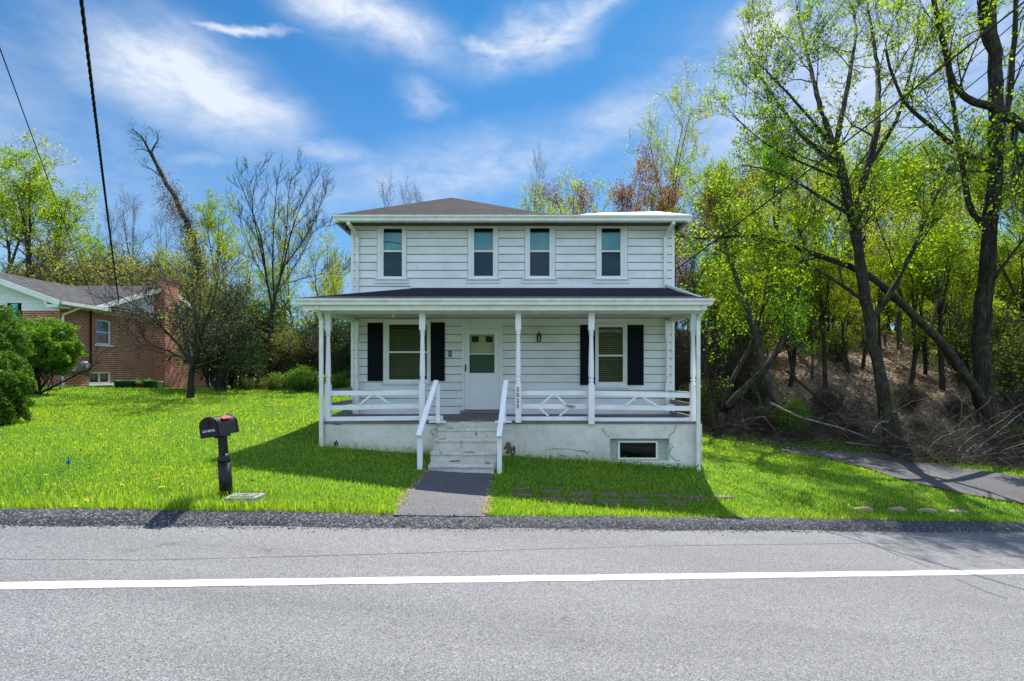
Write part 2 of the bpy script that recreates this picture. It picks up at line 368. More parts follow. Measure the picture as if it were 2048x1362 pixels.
def shingle(name, c1, c2, c3, rot=0):
    n = NT(name); v = n.mapping((1, 1, 1), (0, 0, rot))
    b = n.N.new('ShaderNodeTexBrick'); n.L.new(v, b.inputs['Vector']); b.inputs['Scale'].default_value = 1
    b.inputs['Brick Width'].default_value = .24; b.inputs['Row Height'].default_value = .135; b.inputs['Mortar Size'].default_value = .008
    b.inputs['Color1'].default_value = (*c1, 1); b.inputs['Color2'].default_value = (*c2, 1); b.inputs['Mortar'].default_value = (*c3, 1)
    c = n.mix(.45, b.outputs[0], n.ramp(n.noise(35, 6, .7), (.3, c3), (.7, c2)))
    n.col(c).ro(1., .05).bump(n.math('SUBTRACT', n.noise(60, 4), b.outputs['Fac']), .6, .012); return n.m
M['roof'] = shingle('brown_shingles', (.034, .031, .031), (.082, .074, .073), (.012, .011, .011))
M['roof_side'] = shingle('brown_shingles_side', (.034, .031, .031), (.082, .074, .073), (.012, .011, .011), R(90))
M['porch_roof'] = shingle('charcoal_shingles', (.018, .020, .028), (.045, .047, .058), (.010, .010, .013))
M['roof_gable'] = shingle('grey_shingles', (.05, .05, .054), (.12, .118, .12), (.02, .02, .02))
M['roof_gable_side'] = shingle('grey_shingles_side', (.05, .05, .054), (.12, .118, .12), (.02, .02, .02), R(90))
M['white_roof'] = simple('white_membrane', (.50, .50, .50), (.36, .36, .37), 3, .7, .2, 20)
def brick():
    n = NT('red_brick'); sp = n.N.new('ShaderNodeSeparateXYZ'); n.L.new(n.tc.outputs['Object'], sp.inputs[0])
    cb = n.N.new('ShaderNodeCombineXYZ'); n.L.new(n.math('ADD', sp.outputs[0], sp.outputs[1]), cb.inputs[0]); n.L.new(sp.outputs[2], cb.inputs[1])
    b = n.N.new('ShaderNodeTexBrick'); n.L.new(cb.outputs[0], b.inputs['Vector']); b.inputs['Scale'].default_value = 1
    b.inputs['Brick Width'].default_value = .25; b.inputs['Row Height'].default_value = .088; b.inputs['Mortar Size'].default_value = .009; b.inputs['Mortar Smooth'].default_value = .2
    b.inputs['Color1'].default_value = (.36, .085, .043, 1); b.inputs['Color2'].default_value = (.50, .17, .09, 1); b.inputs['Mortar'].default_value = (.66, .57, .46, 1); b.inputs['Bias'].default_value = -.1
    c = n.mix(n.ramp(n.noise(1.5, 6, .6), (.4, 0.), (.75, .4)), b.outputs[0], (.16, .05, .035))
    n.col(c).ro(.85, .2).bump(n.math('SUBTRACT', 1.0, b.outputs['Fac']), .6, .01); return n.m
M['brick'] = brick()
M['stone'] = conc('rubble_stone', (.20, .15, .11), (.13, .10, .08), (.05, .04, .035))
M['line'] = (lambda n: (n.col(n.mix(n.math('MULTIPLY', n.ramp(n.noise(95, 5, .75), (.47, 0.), (.60, 1.)), n.ramp(n.noise(2.2, 5, .65), (.35, .25), (.65, 1.))), n.mix(n.noise(3, 4), (.58, .58, .57), (.46, .46, .45)), (.20, .20, .21))).ro(.6, .3).bump(n.noise(140, 3), .3, .003), n.m)[1])(NT('road_paint'))
M['crack'] = simple('dark_crack', (.02, .018, .018), (.035, .03, .03), 30, .9)
M['seal'] = simple('faint_road_seam', (.10, .102, .11), (.15, .152, .16), 30, .9, .4, 100)
M['wire'] = simple('cable_sheath', (.01, .01, .012), (.02, .02, .022), 10, .9, spec=.1)
def bark(name, c1, c2, moss=0.):
    n = NT(name); v = n.mapping((1, 1, .22)); a = n.noise(22, 7, .68, vec=v); b = n.noise(3, 4)
    c = n.mix(n.ramp(a, (.35, 0.), (.65, 1.)), c1, c2); c = n.mix(n.ramp(b, (.55, 0.), (.75, .5)), c, tuple(q * 1.5 for q in c2))
    if moss: c = n.mix(n.ramp(n.noise(5, 5, .6), (.5, 0.), (.68, moss)), c, (.10, .14, .03))
    n.col(c).ro(.9, .15).bump(a, .8, .03); return n.m
M['bark'] = bark('dark_bark', (.014, .012, .010), (.050, .042, .034), .35)
M['bark_grey'] = bark('grey_bark', (.045, .038, .032), (.12, .105, .088))
M['bark_pale'] = bark('pale_bark', (.13, .11, .09), (.36, .33, .28))
M['twig'] = bark('brown_twig', (.045, .035, .028), (.11, .09, .072))
M['lf_spring'] = leafmat('spring_leaf', [(.12, .21, .02), (.22, .34, .022), (.33, .44, .02), (.06, .13, .015), (.24, .33, .02)], (1.6, 1.6, .5), .5)
M['lf_green'] = leafmat('green_leaf', [(.06, .16, .02), (.12, .26, .025), (.20, .36, .02), (.04, .11, .015)], (1.5, 1.55, .5), .48)
M['lf_yel'] = leafmat('yellow_green_leaf', [(.26, .34, .03), (.38, .43, .04), (.20, .29, .03), (.42, .44, .05)], (1.5, 1.5, .5), .5)
M['lf_red'] = leafmat('red_bud_leaf', [(.20, .05, .03), (.28, .09, .04), (.24, .20, .04), (.14, .05, .03)], (1.3, 1.3, .9), .45)
M['lf_dark'] = leafmat('dark_evergreen_leaf', [(.03, .07, .018), (.05, .10, .022), (.02, .055, .015), (.08, .13, .03)], (1, 1.2, .6), .25)
M['lf_cedar'] = leafmat('arborvitae_leaf', [(.07, .15, .02), (.12, .22, .025), (.05, .11, .02), (.19, .28, .03)], (1, 1.2, .6), .3)
M['lf_box'] = leafmat('bright_shrub_leaf', [(.14, .27, .025), (.20, .36, .03), (.09, .19, .02), (.27, .42, .05)], (1, 1.2, .6), .35)
M['lf_pale'] = leafmat('pale_bud', [(.30, .27, .17), (.22, .24, .12), (.38, .33, .26), (.17, .20, .07)], (1.1, 1.1, .9), .4)
M['lf_olive'] = leafmat('olive_thicket_leaf', [(.20, .22, .05), (.30, .31, .06), (.14, .17, .04), (.36, .36, .10)], (1.2, 1.2, .7), .5)
M['lf_litter'] = leafmat('dry_leaf', [(.26, .17, .11), (.38, .28, .19), (.17, .11, .08), (.48, .39, .30)], (1, 1, 1), .15)
M['lf_ground'] = leafmat('ground_weed_leaf', [(.06, .18, .02), (.10, .25, .03), (.14, .30, .03), (.05, .14, .02)], (1.1, 1.2, .6), .4, .8)

def grassmat():
    n = NT('grass_blade'); g = n.N.new('ShaderNodeNewGeometry'); r = g.outputs['Random Per Island']
    c = n.ramp(r, (0., (.07, .18, .014)), (.4, (.17, .33, .016)), (.78, (.27, .43, .018)), (.93, (.38, .49, .05)), (1., (.58, .55, .30)))
    pn = n.noise(.55, 6, .62, vec=n.tc.outputs['Object'])
    c = n.mix(n.ramp(pn, (.45, 0.), (.72, .7)), c, n.mix(1.0, c, (1.5, 1.15, 1.4), 'MULTIPLY'))
    c = n.mix(n.ramp(n.noise(.9, 5, .6), (.5, 0.), (.7, .75)), c, n.mix(1.0, c, (.55, .72, .8), 'MULTIPLY'))
    c = n.mix(n.ramp(n.noise(2.3, 5, .65, vec=n.mapping((1, 1.6, 1), (0, 0, .6))), (.6, 0.), (.72, .55)), c, n.mix(n.noise(60, 2), (.34, .33, .12), (.20, .24, .07)))
    n.col(c).ro(.42, .4)
    tr = n.N.new('ShaderNodeBsdfTranslucent'); n.L.new(n.mix(1.0, c, (1.75, 1.65, .6), 'MULTIPLY'), tr.inputs[0])
    mx = n.N.new('ShaderNodeMixShader'); mx.inputs[0].default_value = .5
    n.L.new(n.b.outputs[0], mx.inputs[1]); n.L.new(tr.outputs[0], mx.inputs[2]); n.L.new(mx.outputs[0], n.out.inputs[0]); return n.m
M['grass'] = grassmat()
def groundmat():
    n = NT('ground_soil'); at = n.N.new('ShaderNodeAttribute'); at.attribute_name = 'litter'
    a = n.noise(6, 8, .7); lawn = n.mix(n.ramp(a, (.4, 0.), (.7, 1.)), (.045, .115, .012), (.08, .16, .02))
    l1 = n.noise(18, 8, .75); lit = n.ramp(l1, (.3, (.08, .055, .038)), (.48, (.20, .14, .095)), (.6, (.31, .23, .165)), (.76, (.44, .35, .27)))
    gp = n.noise(.5, 5, .6); lit = n.mix(n.ramp(gp, (.55, 0.), (.68, .7)), lit, (.06, .10, .02))
    f = n.math('ADD', at.outputs['Fac'], n.math('MULTIPLY', n.math('SUBTRACT', n.noise(1.8, 6, .65), .5), .9))
    n.col(n.mix(n.ramp(f, (.4, 0.), (.6, 1.)), lawn, lit)).ro(.95, .1).bump(l1, .8, .04); return n.m
M['ground'] = groundmat()

# ------------------------------------------------------------------ ground, road, kerb, path, driveway
def axis(lims):
    out = []
    for a, b, s in lims: out += list(np.arange(a, b, s))
    return np.array(out + [lims[-1][1]])
def build_ground():
    xs = axis([(-900, -100, 80), (-100, -26, 4), (-26, 26, .4), (26, 100, 4), (100, 900, 80)])
    ys = axis([(-900, -100, 80), (-100, -12, 6), (-12, 2, .8), (2, 30, .35), (30, 60, 1.2), (60, 140, 6), (140, 900, 80)])
    gx, gy = np.meshgrid(xs, ys); cx = np.clip(gx, -95, 95); cy = np.clip(gy, -95, 130)
    z = gz(cx, cy)
    rz = road_z(gx, gy); ye = 7.0 + .224 * gx; lo = -3.9 + .224 * gx
    near = np.abs(gx) < 100
    inroad = (gy < ye + .2) & (gy > lo)
    bl = np.clip((gy - (ye + .05)) / .35, 0, 1)
    z = np.where(inroad & near, rz - .08, z)
    rng = np.random.default_rng(5); z = z + np.where(inroad, 0, rng.normal(0, .006, z.shape))
    nx, ny = len(xs), len(ys)
    V = np.stack([gx, gy, z], -1).reshape(-1, 3)
    i = np.arange((ny - 1) * (nx - 1)); r, c = i // (nx - 1), i % (nx - 1); a = r * nx + c
    idx = np.stack([a, a + 1, a + 1 + nx, a + nx], 1)
    me = np_mesh('ground', V, np.full(len(idx), 4), idx, M['ground'], True)
    at = me.attributes.new('litter', 'FLOAT', 'POINT')
    d = (V[:, 1] - wood_y(V[:, 0])) / 1.2
    d = np.where(V[:, 1] < 0, -1, d); at.data.foreach_set('value', np.clip(d + .5, 0, 1).astype(np.float32))
    tag(link('ground', me), kind='structure')
build_ground()

def strip(name, mat, fy0, fy1, x0, x1, step, dz, kind='structure', nacross=1):
    xs = np.arange(x0, x1 + step, step); V = []; n = len(xs)
    for j in range(nacross + 1):
        t = j / nacross; ys = fy0(xs) * (1 - t) + fy1(xs) * t
        V.append(np.stack([xs, ys, road_z(xs, ys) + dz], -1))
    V = np.concatenate(V); idx = []
    for j in range(nacross):
        a = np.arange(n - 1) + j * n; idx.append(np.stack([a, a + 1, a + 1 + n, a + n], 1))
    idx = np.concatenate(idx); me = np_mesh(name, V, np.full(len(idx), 4), idx, mat, True)
    return tag(link(name, me), kind=kind)
strip('road', M['road'], lambda x: -3.7 + .224 * x, lambda x: 7.05 + .224 * x, -90, 90, 2, 0)
strip('road_marking', M['line'], lambda x: 5.14 + .224 * x + .006 * np.sin(x * 7), lambda x: 5.30 + .224 * x + .006 * np.sin(x * 5 + 1), -90, 90, .25, .004)
def kerb():
    xs = np.arange(-40, 40, .05); rng = np.random.default_rng(3); prof = [(-.03, -.02), (.02, .02), (.08, .055), (.16, .085), (.25, .10), (.33, .10), (.40, .03)]
    V = []
    ph = rng.uniform(0, 6, 6)
    wob = .02 * np.sin(xs * 1.7 + ph[0]) + .018 * np.sin(xs * 4.3 + ph[1]) + rng.normal(0, .008, len(xs))
    ht = 1 + .12 * np.sin(xs * .8 + ph[2]) + .06 * np.sin(xs * 2.9 + ph[3]) - .12 * np.exp(-((xs + .95) / .8) ** 2)
    for k, (p, h) in enumerate(prof):
        y = 7.0 + .224 * xs + p + wob * (1 if k < 5 else .5) + rng.normal(0, .005, len(xs))
        V.append(np.stack([xs, y, road_z(xs, y) + h * ht + (rng.normal(0, .005, len(xs)) if k > 0 else 0)], -1))
    n = len(xs); V = np.concatenate(V); idx = []
    for j in range(len(prof) - 1):
        a = np.arange(n - 1) + j * n; idx.append(np.stack([a, a + 1, a + 1 + n, a + n], 1))
    idx = np.concatenate(idx); me = np_mesh('kerb', V, np.full(len(idx), 4), idx, M['kerb'], True)
    tag(link('kerb', me), kind='structure')
kerb()
def walk():
    nx, ny = 16, 40; V = []
    rng = np.random.default_rng(8)
    for j in range(ny + 1):
        t = j / ny; y = 7.28 + (9.86 - 7.28) * t - .224 * 1 * (1 - t)
        xl = -1.56 + (-1.62 + 1.56) * t + .02 * math.sin(j * .9); xr = -.37 + .02 * math.sin(j * .7 + 2)
        for i in range(nx + 1):
            x = xl + (xr - xl) * i / nx; yy = y + .224 * x * (1 - t) + .2 * (1 - t)
            V.append((x, yy, 0))
    V = np.array(V); V[:, 2] = gz(V[:, 0], V[:, 1]) + np.repeat(np.interp(np.arange(ny + 1), [0, 1, 3], [.006, .014, .022]), nx + 1)
    a = np.array([j * (nx + 1) + i for j in range(ny) for i in range(nx)]); idx = np.stack([a, a + 1, a + 2 + nx, a + 1 + nx], 1)
    tag(link('path', np_mesh('path', V, np.full(len(idx), 4), idx, M['walk'], True)), kind='structure')
walk()
DN = [(1560, 903), (1640, 916), (1720, 935), (1800, 960), (1900, 986), (2048, 1012)]
DF = [(1575, 899), (1680, 905), (1770, 913), (1880, 932), (1960, 944), (2048, 958)]
dn = [G(*p) for p in DN]; df = [G(*p) for p in DF]
dn += [Vector((dn[-1].x + 3, dn[-1].y - .5, 0)), Vector((dn[-1].x + 9, edge_y(dn[-1].x + 9) + .1, 0))]
df += [Vector((df[-1].x + 3, df[-1].y - .1, 0)), Vector((df[-1].x + 12, edge_y(df[-1].x + 12) + .1, 0))]
DRV = [(p.x, p.y) for p in dn] + [(p.x, p.y) for p in reversed(df)]
def driveway():
    def res(ps, n):
        a = np.array([(p.x, p.y) for p in ps]); s = np.concatenate([[0], np.cumsum(np.hypot(*np.diff(a, axis=0).T))]); t = np.linspace(0, s[-1], n)
        return np.stack([np.interp(t, s, a[:, 0]), np.interp(t, s, a[:, 1])], -1)
    A, B = res(dn, 90), res(df, 90); V = []; nn = 12
    rng = np.random.default_rng(2)
    for i in range(90):
        for j in range(nn + 1):
            t = j / nn; p = A[i] * (1 - t) + B[i] * t
            if j in (0, nn): p = p + rng.normal(0, .04, 2)
            V.append((p[0], p[1], 0))
    V = np.array(V); V[:, 2] = gz(V[:, 0], V[:, 1]) + .035
    a = np.array([i * (nn + 1) + j for i in range(89) for j in range(nn)]); idx = np.stack([a, a + 1, a + 2 + nn, a + 1 + nn], 1)
    tag(link('driveway', np_mesh('driveway', V, np.full(len(idx), 4), idx, M['drive'], True)), kind='structure')
driveway()
def ribbon(pts, w, mat, name, dz=.005, seed=1, zf=road_z):
    rng = random.Random(seed); m = MB(); P_ = []
    for i in range(len(pts) - 1):
        a, b = Vector(pts[i]), Vector(pts[i + 1]); k = max(2, int((b - a).length / .12))
        for j in range(k): P_.append(a.lerp(b, j / k) + Vector((rng.gauss(0, w * .3), rng.gauss(0, w * .3), 0)))
    for i in range(len(P_) - 1):
        a, b = P_[i], P_[i + 1]; d = (b - a).normalized(); nrm = Vector((-d.y, d.x, 0)) * w / 2 * rng.uniform(.5, 1.2)
        q = [a - nrm, b - nrm, b + nrm, a + nrm]; m.add([(v.x, v.y, zf(v.x, v.y) + dz) for v in q], [(0, 1, 2, 3)])
    return tag(m.build(name, mat), kind='structure')
def RD(px, py):
    D = CZ / ((py - HY) / F + (-.0698 * (px - CX) / F - .0156)); return Vector((X(px, D), D, 0))
ribbon([RD(1705, 1068), RD(1790, 1108), RD(1880, 1142)], .022, M['seal'], 'road_crack', .004, 2)
ribbon([RD(1915, 1158), RD(1975, 1185), RD(2060, 1212)], .022, M['seal'], 'road_crack', .004, 3)
ribbon([RD(-60, 1118), RD(300, 1120), RD(700, 1110), RD(1300, 1092), RD(2100, 1082)], .012, M['seal'], 'road_crack', .003, 4)

# ------------------------------------------------------------------ the white house
WD = 13.1; S = WD                       # front wall plane
BX0, BX1 = X(704, WD), X(1347, WD)      # house corners
FZ = Z(828, WD)                         # porch floor level
DEP = 21.0                              # back wall
house = thing('white_house', (0, WD, 0), 'two storey white sided house with covered front porch and hipped shingle roof', 'house')
def siding_wall(name, plane, a0, a1, z0, z1, holes, zbase, flip, joints=True, seed=1, mat=None, parent=house, course=.1975, out=.022):
    """lap siding. plane(a, depth, z)->xyz, depth positive towards the viewer side"""
    rng = random.Random(seed); m = MB(); k0 = math.floor((z0 - zbase) / course); k1 = math.ceil((z1 - zbase) / course)
    for k in range(k0, k1):
        c0 = zbase + k * course; c1 = c0 + course
        zs = sorted({max(c0, z0), min(c1, z1)} | {z for h in holes for z in (h[2], h[3]) if max(c0, z0) < z < min(c1, z1)})
        js = []
        if joints:
            a = a0 + rng.uniform(.6, 3.2)
            while a < a1: js.append(a); a += rng.choice([2.44, 3.66, 3.0])
        dd = rng.uniform(0, .0025)
        for i in range(len(zs) - 1):
            lo, hi = zs[i], zs[i + 1]; mid = (lo + hi) / 2
            cuts = [a0, a1]
            for h in holes:
                if h[2] < mid < h[3]: cuts += [h[0], h[1]]
            cuts = sorted(c for c in cuts if a0 <= c <= a1)
            segs = []
            for u, v in zip(cuts[:-1], cuts[1:]):
                if v - u < .004: continue
                if any(h[2] < mid < h[3] and h[0] <= (u + v) / 2 <= h[1] for h in holes): continue
                ps = [u] + [j for j in js if u + .05 < j < v - .05] + [v]
                for q, (p0, p1) in enumerate(zip(ps[:-1], ps[1:])): segs.append((p0 + (.0015 if q else 0), p1 - (.0015 if q < len(ps) - 2 else 0)))
            for u, v in segs:
                o0 = out + dd - (lo - c0) / course * (out - .001); o1 = out + dd - (hi - c0) / course * (out - .001)
                hi_ = hi - .014 if abs(hi - c1) < 1e-6 and hi < z1 - 1e-6 else hi
                m.add([plane(u, o0, lo), plane(v, o0, lo), plane(v, o1, hi_), plane(u, o1, hi_)], [(0, 1, 2, 3)])
                if abs(lo - c0) < 1e-6: m.add([plane(u, 0, lo), plane(v, 0, lo), plane(v, o0, lo), plane(u, o0, lo)], [(0, 1, 2, 3)])
    return m.build(name, mat or M['siding'], parent)
def zr(py): return Z(py, WD)
def xr(px): return X(px, WD)
UW = [(755, 813, 749, 818, 762, 806, 767, 804), (936, 996, 932, 1001, 943, 991, 948, 986), (1050, 1110, 1043, 1115, 1055, 1106, 1060, 1099), (1192, 1254, 1187, 1258, 1198, 1248, 1203, 1241)]
holes = [(xr(w[4]), xr(w[5]), zr(556), zr(451)) for w in UW]
holes += [(xr(772), xr(858), zr(765), zr(643)), (xr(1193), xr(1250), zr(772), zr(650)), (xr(926), xr(1002), zr(823), zr(653))]
top = 5.60
front = siding_wall('front_wall', lambda a, d, z: (a, WD - d, z), BX0, BX1, FZ - .02, top, holes, FZ, 1)
for nm, xx, sg in (('side_wall', BX0, -1), ('side_wall', BX1, 1)):
    siding_wall(nm, lambda a, d, z, xx=xx, sg=sg: (xx + sg * d, a, z), WD, DEP, .9 if sg > 0 else .9, top, [], FZ, 1, seed=3 + sg)
m = MB(); m.box(BX0, BX1, DEP, DEP + .05, -.4, top); m.build('rear_wall', M['siding'], house)
m = MB()  # inner backing, leaves the openings free
hs = sorted(holes)
cuts_z = sorted({FZ - .02, top} | {h[2] for h in holes} | {h[3] for h in holes})
for lo, hi in zip(cuts_z[:-1], cuts_z[1:]):
    mid = (lo + hi) / 2; act = sorted((h[0], h[1]) for h in holes if h[2] < mid < h[3]); a = BX0 + .02
    for u, v in act + [(BX1 - .02, None)]:
        m.box(a, u, WD + .003, WD + .14, lo, hi)
        if v: a = v
m.build('wall_sheathing', M['dark_room'], house)
m = MB()
for xx, sg in ((BX0, -1), (BX1, 1)): m.box(min(xx - sg * .003, xx - sg * .12), max(xx - sg * .003, xx - sg * .12), WD + .15, DEP - .01, -.5, top)
m.box(BX0 + .02, BX1 - .02, WD + .15, DEP - .01, top - .05, top - .01)
m.box(BX0 + .1, BX1 - .1, WD + 1.2, WD + 1.25, .2, top - .06)
m.build('interior_wall', M['dark_room'], house)
for xx, sg in ((BX0, -1), (BX1, 1)): m = MB(); m.box(min(xx, xx + sg * .02), max(xx, xx + sg * .02), WD + .01, DEP, -.6, .9); m.build('foundation', M['stucco'], house)
# corner boards
for xx, a, b in ((BX0, -.02, .045), (BX1, -.045, .02)):
    m = MB(); m.box(xx + a, xx + b, WD - .024, WD + .05, FZ - .02, top); m.build('corner_board', M['trim'], house)

def window(px, glass_u, glass_l, sill, frame_o, trim, pys, blinds, rail, name='window', screen=True):
    """px dims: frame_o=(x0,x1,y0,y1) outer white frame; glass=(x0,x1,y0,y1)"""
    fx0, fx1, fy0, fy1 = xr(frame_o[0]), xr(frame_o[1]), zr(frame_o[3]), zr(frame_o[2])
    tx0, tx1, ty0, ty1 = xr(trim[0]), xr(trim[1]), zr(trim[3]), zr(trim[2])
    m = MB(); o = .03     # casing
    m.box(tx0, fx0, WD - o, WD + .02, ty0, ty1); m.box(fx1, tx1, WD - o, WD + .02, ty0, ty1)
    m.box(fx0, fx1, WD - o, WD + .02, fy1, ty1)
    if ty0 < fy0 - .01: m.box(fx0, fx1, WD - o, WD + .02, ty0, fy0)
    w = m.build(name, M['trim'], house)
    m = MB(); g = .009; m.box(tx0 - g, tx0 - .0005, WD - .024, WD, ty0, ty1 + g); m.box(tx1 + .0005, tx1 + g, WD - .024, WD, ty0, ty1 + g); m.box(tx0, tx1, WD - .024, WD, ty1 + .0005, ty1 + g); m.build('shade_line', M['casing_shade'], w)  # dark strips round the casing, painted in as its shadow outline
    sx0, sx1, sy0, sy1 = xr(sill[0]), xr(sill[1]), zr(sill[3]), zr(sill[2])
    m = MB(); m.box(sx0, sx1, WD - .042, WD - .001, sy0, sy1 - .002); m.prism([(WD - .075, sy1 - .0), (WD - .033, sy1 + .014), (WD - .033, sy1 - .03), (WD - .075, sy1 - .025)], 'x', sx0 + .02, sx1 - .02); m.build('sill', M['trim'], w)
    m = MB(); g0, g1, gy0, gy1 = xr(glass_u[0]), xr(glass_u[1]), zr(glass_l[3]), zr(glass_u[2]); rz = zr(rail)
    a, b = WD + .0, WD + .05
    m.box(fx0, g0, a - .012, b, fy0, fy1); m.box(g1, fx1, a - .012, b, fy0, fy1); m.box(g0, g1, a - .012, b, gy1, fy1); m.box(g0, g1, a - .012, b, fy0, gy0)
    m.box(g0, g1, a + .004, b, rz - .022, rz + .018); m.build('sash', M['trim'], w)
    m = MB(); m.box(g0, g1, WD + .03, WD + .034, rz + .018, gy1); m.build('pane', M['glass' if screen else 'glass_low'], w)
    m = MB(); m.box(g0, g1, WD + .014, WD + .018, gy0, rz - .022); m.build('pane', M['glass_screen' if screen else 'glass_low'], w)
    m = MB(); z = gy0 - .01; k = 0
    while z < gy1:
        st_, hh_ = (.021, .025) if screen else (.046, .026)
        z1 = z + st_; m.cur = 0 if (z > rz - .01) else 1
        if screen and z > gy1 - .09: break
        m.add([(g0 - .01, WD + .062, z), (g1 + .01, WD + .062, z), (g1 + .01, WD + .078, z + hh_), (g0 - .01, WD + .078, z + hh_)], [(0, 1, 2, 3)]); z = z1
    if not screen:
        for q in (.2, .5, .8): m.box(g0 + (g1 - g0) * q - .002, g0 + (g1 - g0) * q + .002, WD + .058, WD + .06, gy0, gy1)
    m.build('blind', [M[blinds[0]], M[blinds[1]]], w); return w
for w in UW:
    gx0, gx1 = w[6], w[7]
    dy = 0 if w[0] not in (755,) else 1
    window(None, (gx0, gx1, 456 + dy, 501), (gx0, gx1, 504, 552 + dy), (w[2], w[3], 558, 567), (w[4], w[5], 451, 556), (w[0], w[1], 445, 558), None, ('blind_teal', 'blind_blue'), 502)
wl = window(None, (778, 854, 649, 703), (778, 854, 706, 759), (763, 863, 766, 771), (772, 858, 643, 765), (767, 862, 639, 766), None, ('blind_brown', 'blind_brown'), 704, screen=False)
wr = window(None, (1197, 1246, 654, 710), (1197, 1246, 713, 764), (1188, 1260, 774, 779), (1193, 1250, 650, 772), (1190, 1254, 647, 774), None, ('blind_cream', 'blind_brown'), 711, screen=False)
for (a, b, t, bt) in ((736, 766.2, 646, 762), (861.8, 890, 645, 762), (1160, 1189.6, 650, 770), (1254.6, 1286.5, 650, 770)):
    m = MB(); x0, x1, z0, z1 = xr(a), xr(b), zr(bt), zr(t); y = WD - .015
    m.box(x0, x1, y - .018, y, z0, z1); st = .05; zm = z0 + (z1 - z0) * .49
    for (u0, u1, v0, v1) in ((x0, x0 + st, z0, z1), (x1 - st, x1, z0, z1), (x0 + st, x1 - st, z0, z0 + .07), (x0 + st, x1 - st, z1 - .07, z1), (x0 + st, x1 - st, zm - .035, zm + .035)):
        m.box(u0, u1, y - .032, y - .017, v0, v1)
    for v0, v1 in ((z0 + .11, zm - .075), (zm + .075, z1 - .11)): m.box(x0 + st + .03, x1 - st - .03, y - .026, y - .0175, v0, v1)
    m.build('shutter', M['shutter'], house)
# door
m = MB(); dx0, dx1 = xr(929), xr(998.5); fx0, fx1 = xr(924.5), xr(1005); dz0, dz1 = zr(819), zr(657.5); fz1 = zr(650)
m.box(fx0, dx0 - .004, WD - .04, WD + .03, dz0 - .02, fz1); m.box(dx1 + .004, fx1, WD - .04, WD + .03, dz0 - .02, fz1); m.box(dx0 - .004, dx1 + .004, WD - .04, WD + .03, dz1 + .004, fz1)
dfm = m.build('door_frame', M['trim'], house)
m = MB(); m.box(fx0 - .05, fx1, WD - .14, WD - .001, zr(823.5), dz0 - .021); m.build('threshold', M['weathered'], dfm)
m = MB(); m.box(fx0 - .02, fx1, WD - .22, WD - .142, FZ + .001, zr(824)); m.build('door_step', M['floor'], house)
m = MB(); gx0, gx1, gz0, gz1 = xr(939), xr(989), zr(746), zr(669); y0, y1 = WD - .03, WD + .005
m.box(dx0, gx0, y0, y1, dz0, dz1); m.box(gx1, dx1, y0, y1, dz0, dz1); m.box(gx0, gx1, y0, y1, gz1, dz1); m.box(gx0, gx1, y0, y1, dz0, gz0)
m.box(gx0 - .02, gx1 + .02, y0 - .006, y0 - .001, gz0 - .018, gz0); m.box(gx0 - .02, gx1 + .02, y0 - .006, y0 - .001, gz1, gz1 + .016)
door = m.build('door', M['door'], house)
m = MB(); zm = zr(708); m.box(gx0, gx1, y0 + .008, y0 + .02, zm - .012, zm + .012); m.build('glazing_bar', M['trim'], door)
m = MB(); m.box(gx0, gx1, y0 + .022, y0 + .026, zm + .012, gz1); m.build('pane', M['glass_low'], door)
m = MB(); m.box(gx0, gx1, y0 + .010, y0 + .013, gz0, zm - .012); m.build('pane', M['glass_screen'], door)
m = MB(); m.box(gx0 - .1, gx1 + .1, WD + .09, WD + .13, dz0, zr(684)); ws = (xr(943), xr(957), xr(971), xr(985)); 
m.box(gx0 - .1, ws[0], WD + .09, WD + .13, zr(684), gz1 + .05); m.box(ws[1], ws[2], WD + .09, WD + .13, zr(684), gz1 + .05); m.box(ws[3], gx1 + .1, WD + .09, WD + .13, zr(684), gz1 + .05)
for u0, u1 in ((ws[0], ws[1]), (ws[2], ws[3])): m.box(u0, u1, WD + .09, WD + .13, zr(672), gz1 + .05)
for u0, u1 in ((xr(942), xr(961)), (xr(968), xr(987))):
    for v0, v1 in ((zr(725), zr(690)), (zr(770), zr(731))): m.box(u0, u1, WD + .082, WD + .0895, v0, v1)
m.build('inner_door', M['door_in'], dfm)
m = MB(); hx = xr(931.3); m.tube([(hx, y0 - .005, zr(742)), (hx + .004, y0 - .05, zr(738)), (hx, y0 - .05, zr(733)), (hx + .012, y0 - .005, zr(731))], .011, 8); m.box(hx - .016, hx + .016, y0 - .006, y0 - .001, zr(743), zr(729)); m.build('handle', M['black'], door)
# wall lantern
lx = xr(1077.5); m = MB(); y = WD - .15; z0, z1 = zr(683), zr(671)
m.box(lx - .05, lx + .05, y - .05, y + .05, z0 - .012, z0); m.box(lx - .055, lx + .055, y - .055, y + .055, z1, z1 + .012)
for a in (-1, 1):
    for b in (-1, 1): m.bar((lx + a * .042, y + b * .042, z0), (lx + a * .05, y + b * .05, z1), .009, .009)
m.lathe(lx, y, [(.062, z1 + .012), (.035, z1 + .045), (.012, z1 + .06), (.010, z1 + .075), (.016, z1 + .083), (.002, z1 + .1)], 8)
m.box(lx - .045, lx + .045, WD - .03, WD - .012, z0 - .01, z1 + .04); m.bar((lx, WD - .03, z1 + .03), (lx, y, z1 + .03), .014, .014)
lan = m.build('wall_lantern', M['black'], house)
m = MB(); m.lathe(lx, y, [(.012, z0), (.016, z0 + .05), (.020, z0 + .09), (.008, z0 + .12)], 8); m.build('bulb', M['gutter'], lan)
m = MB(); m.box(lx - .04, lx + .04, y - .04, y - .037, z0 + .004, z1 - .002); m.build('lantern_glass', M['glass'], lan)
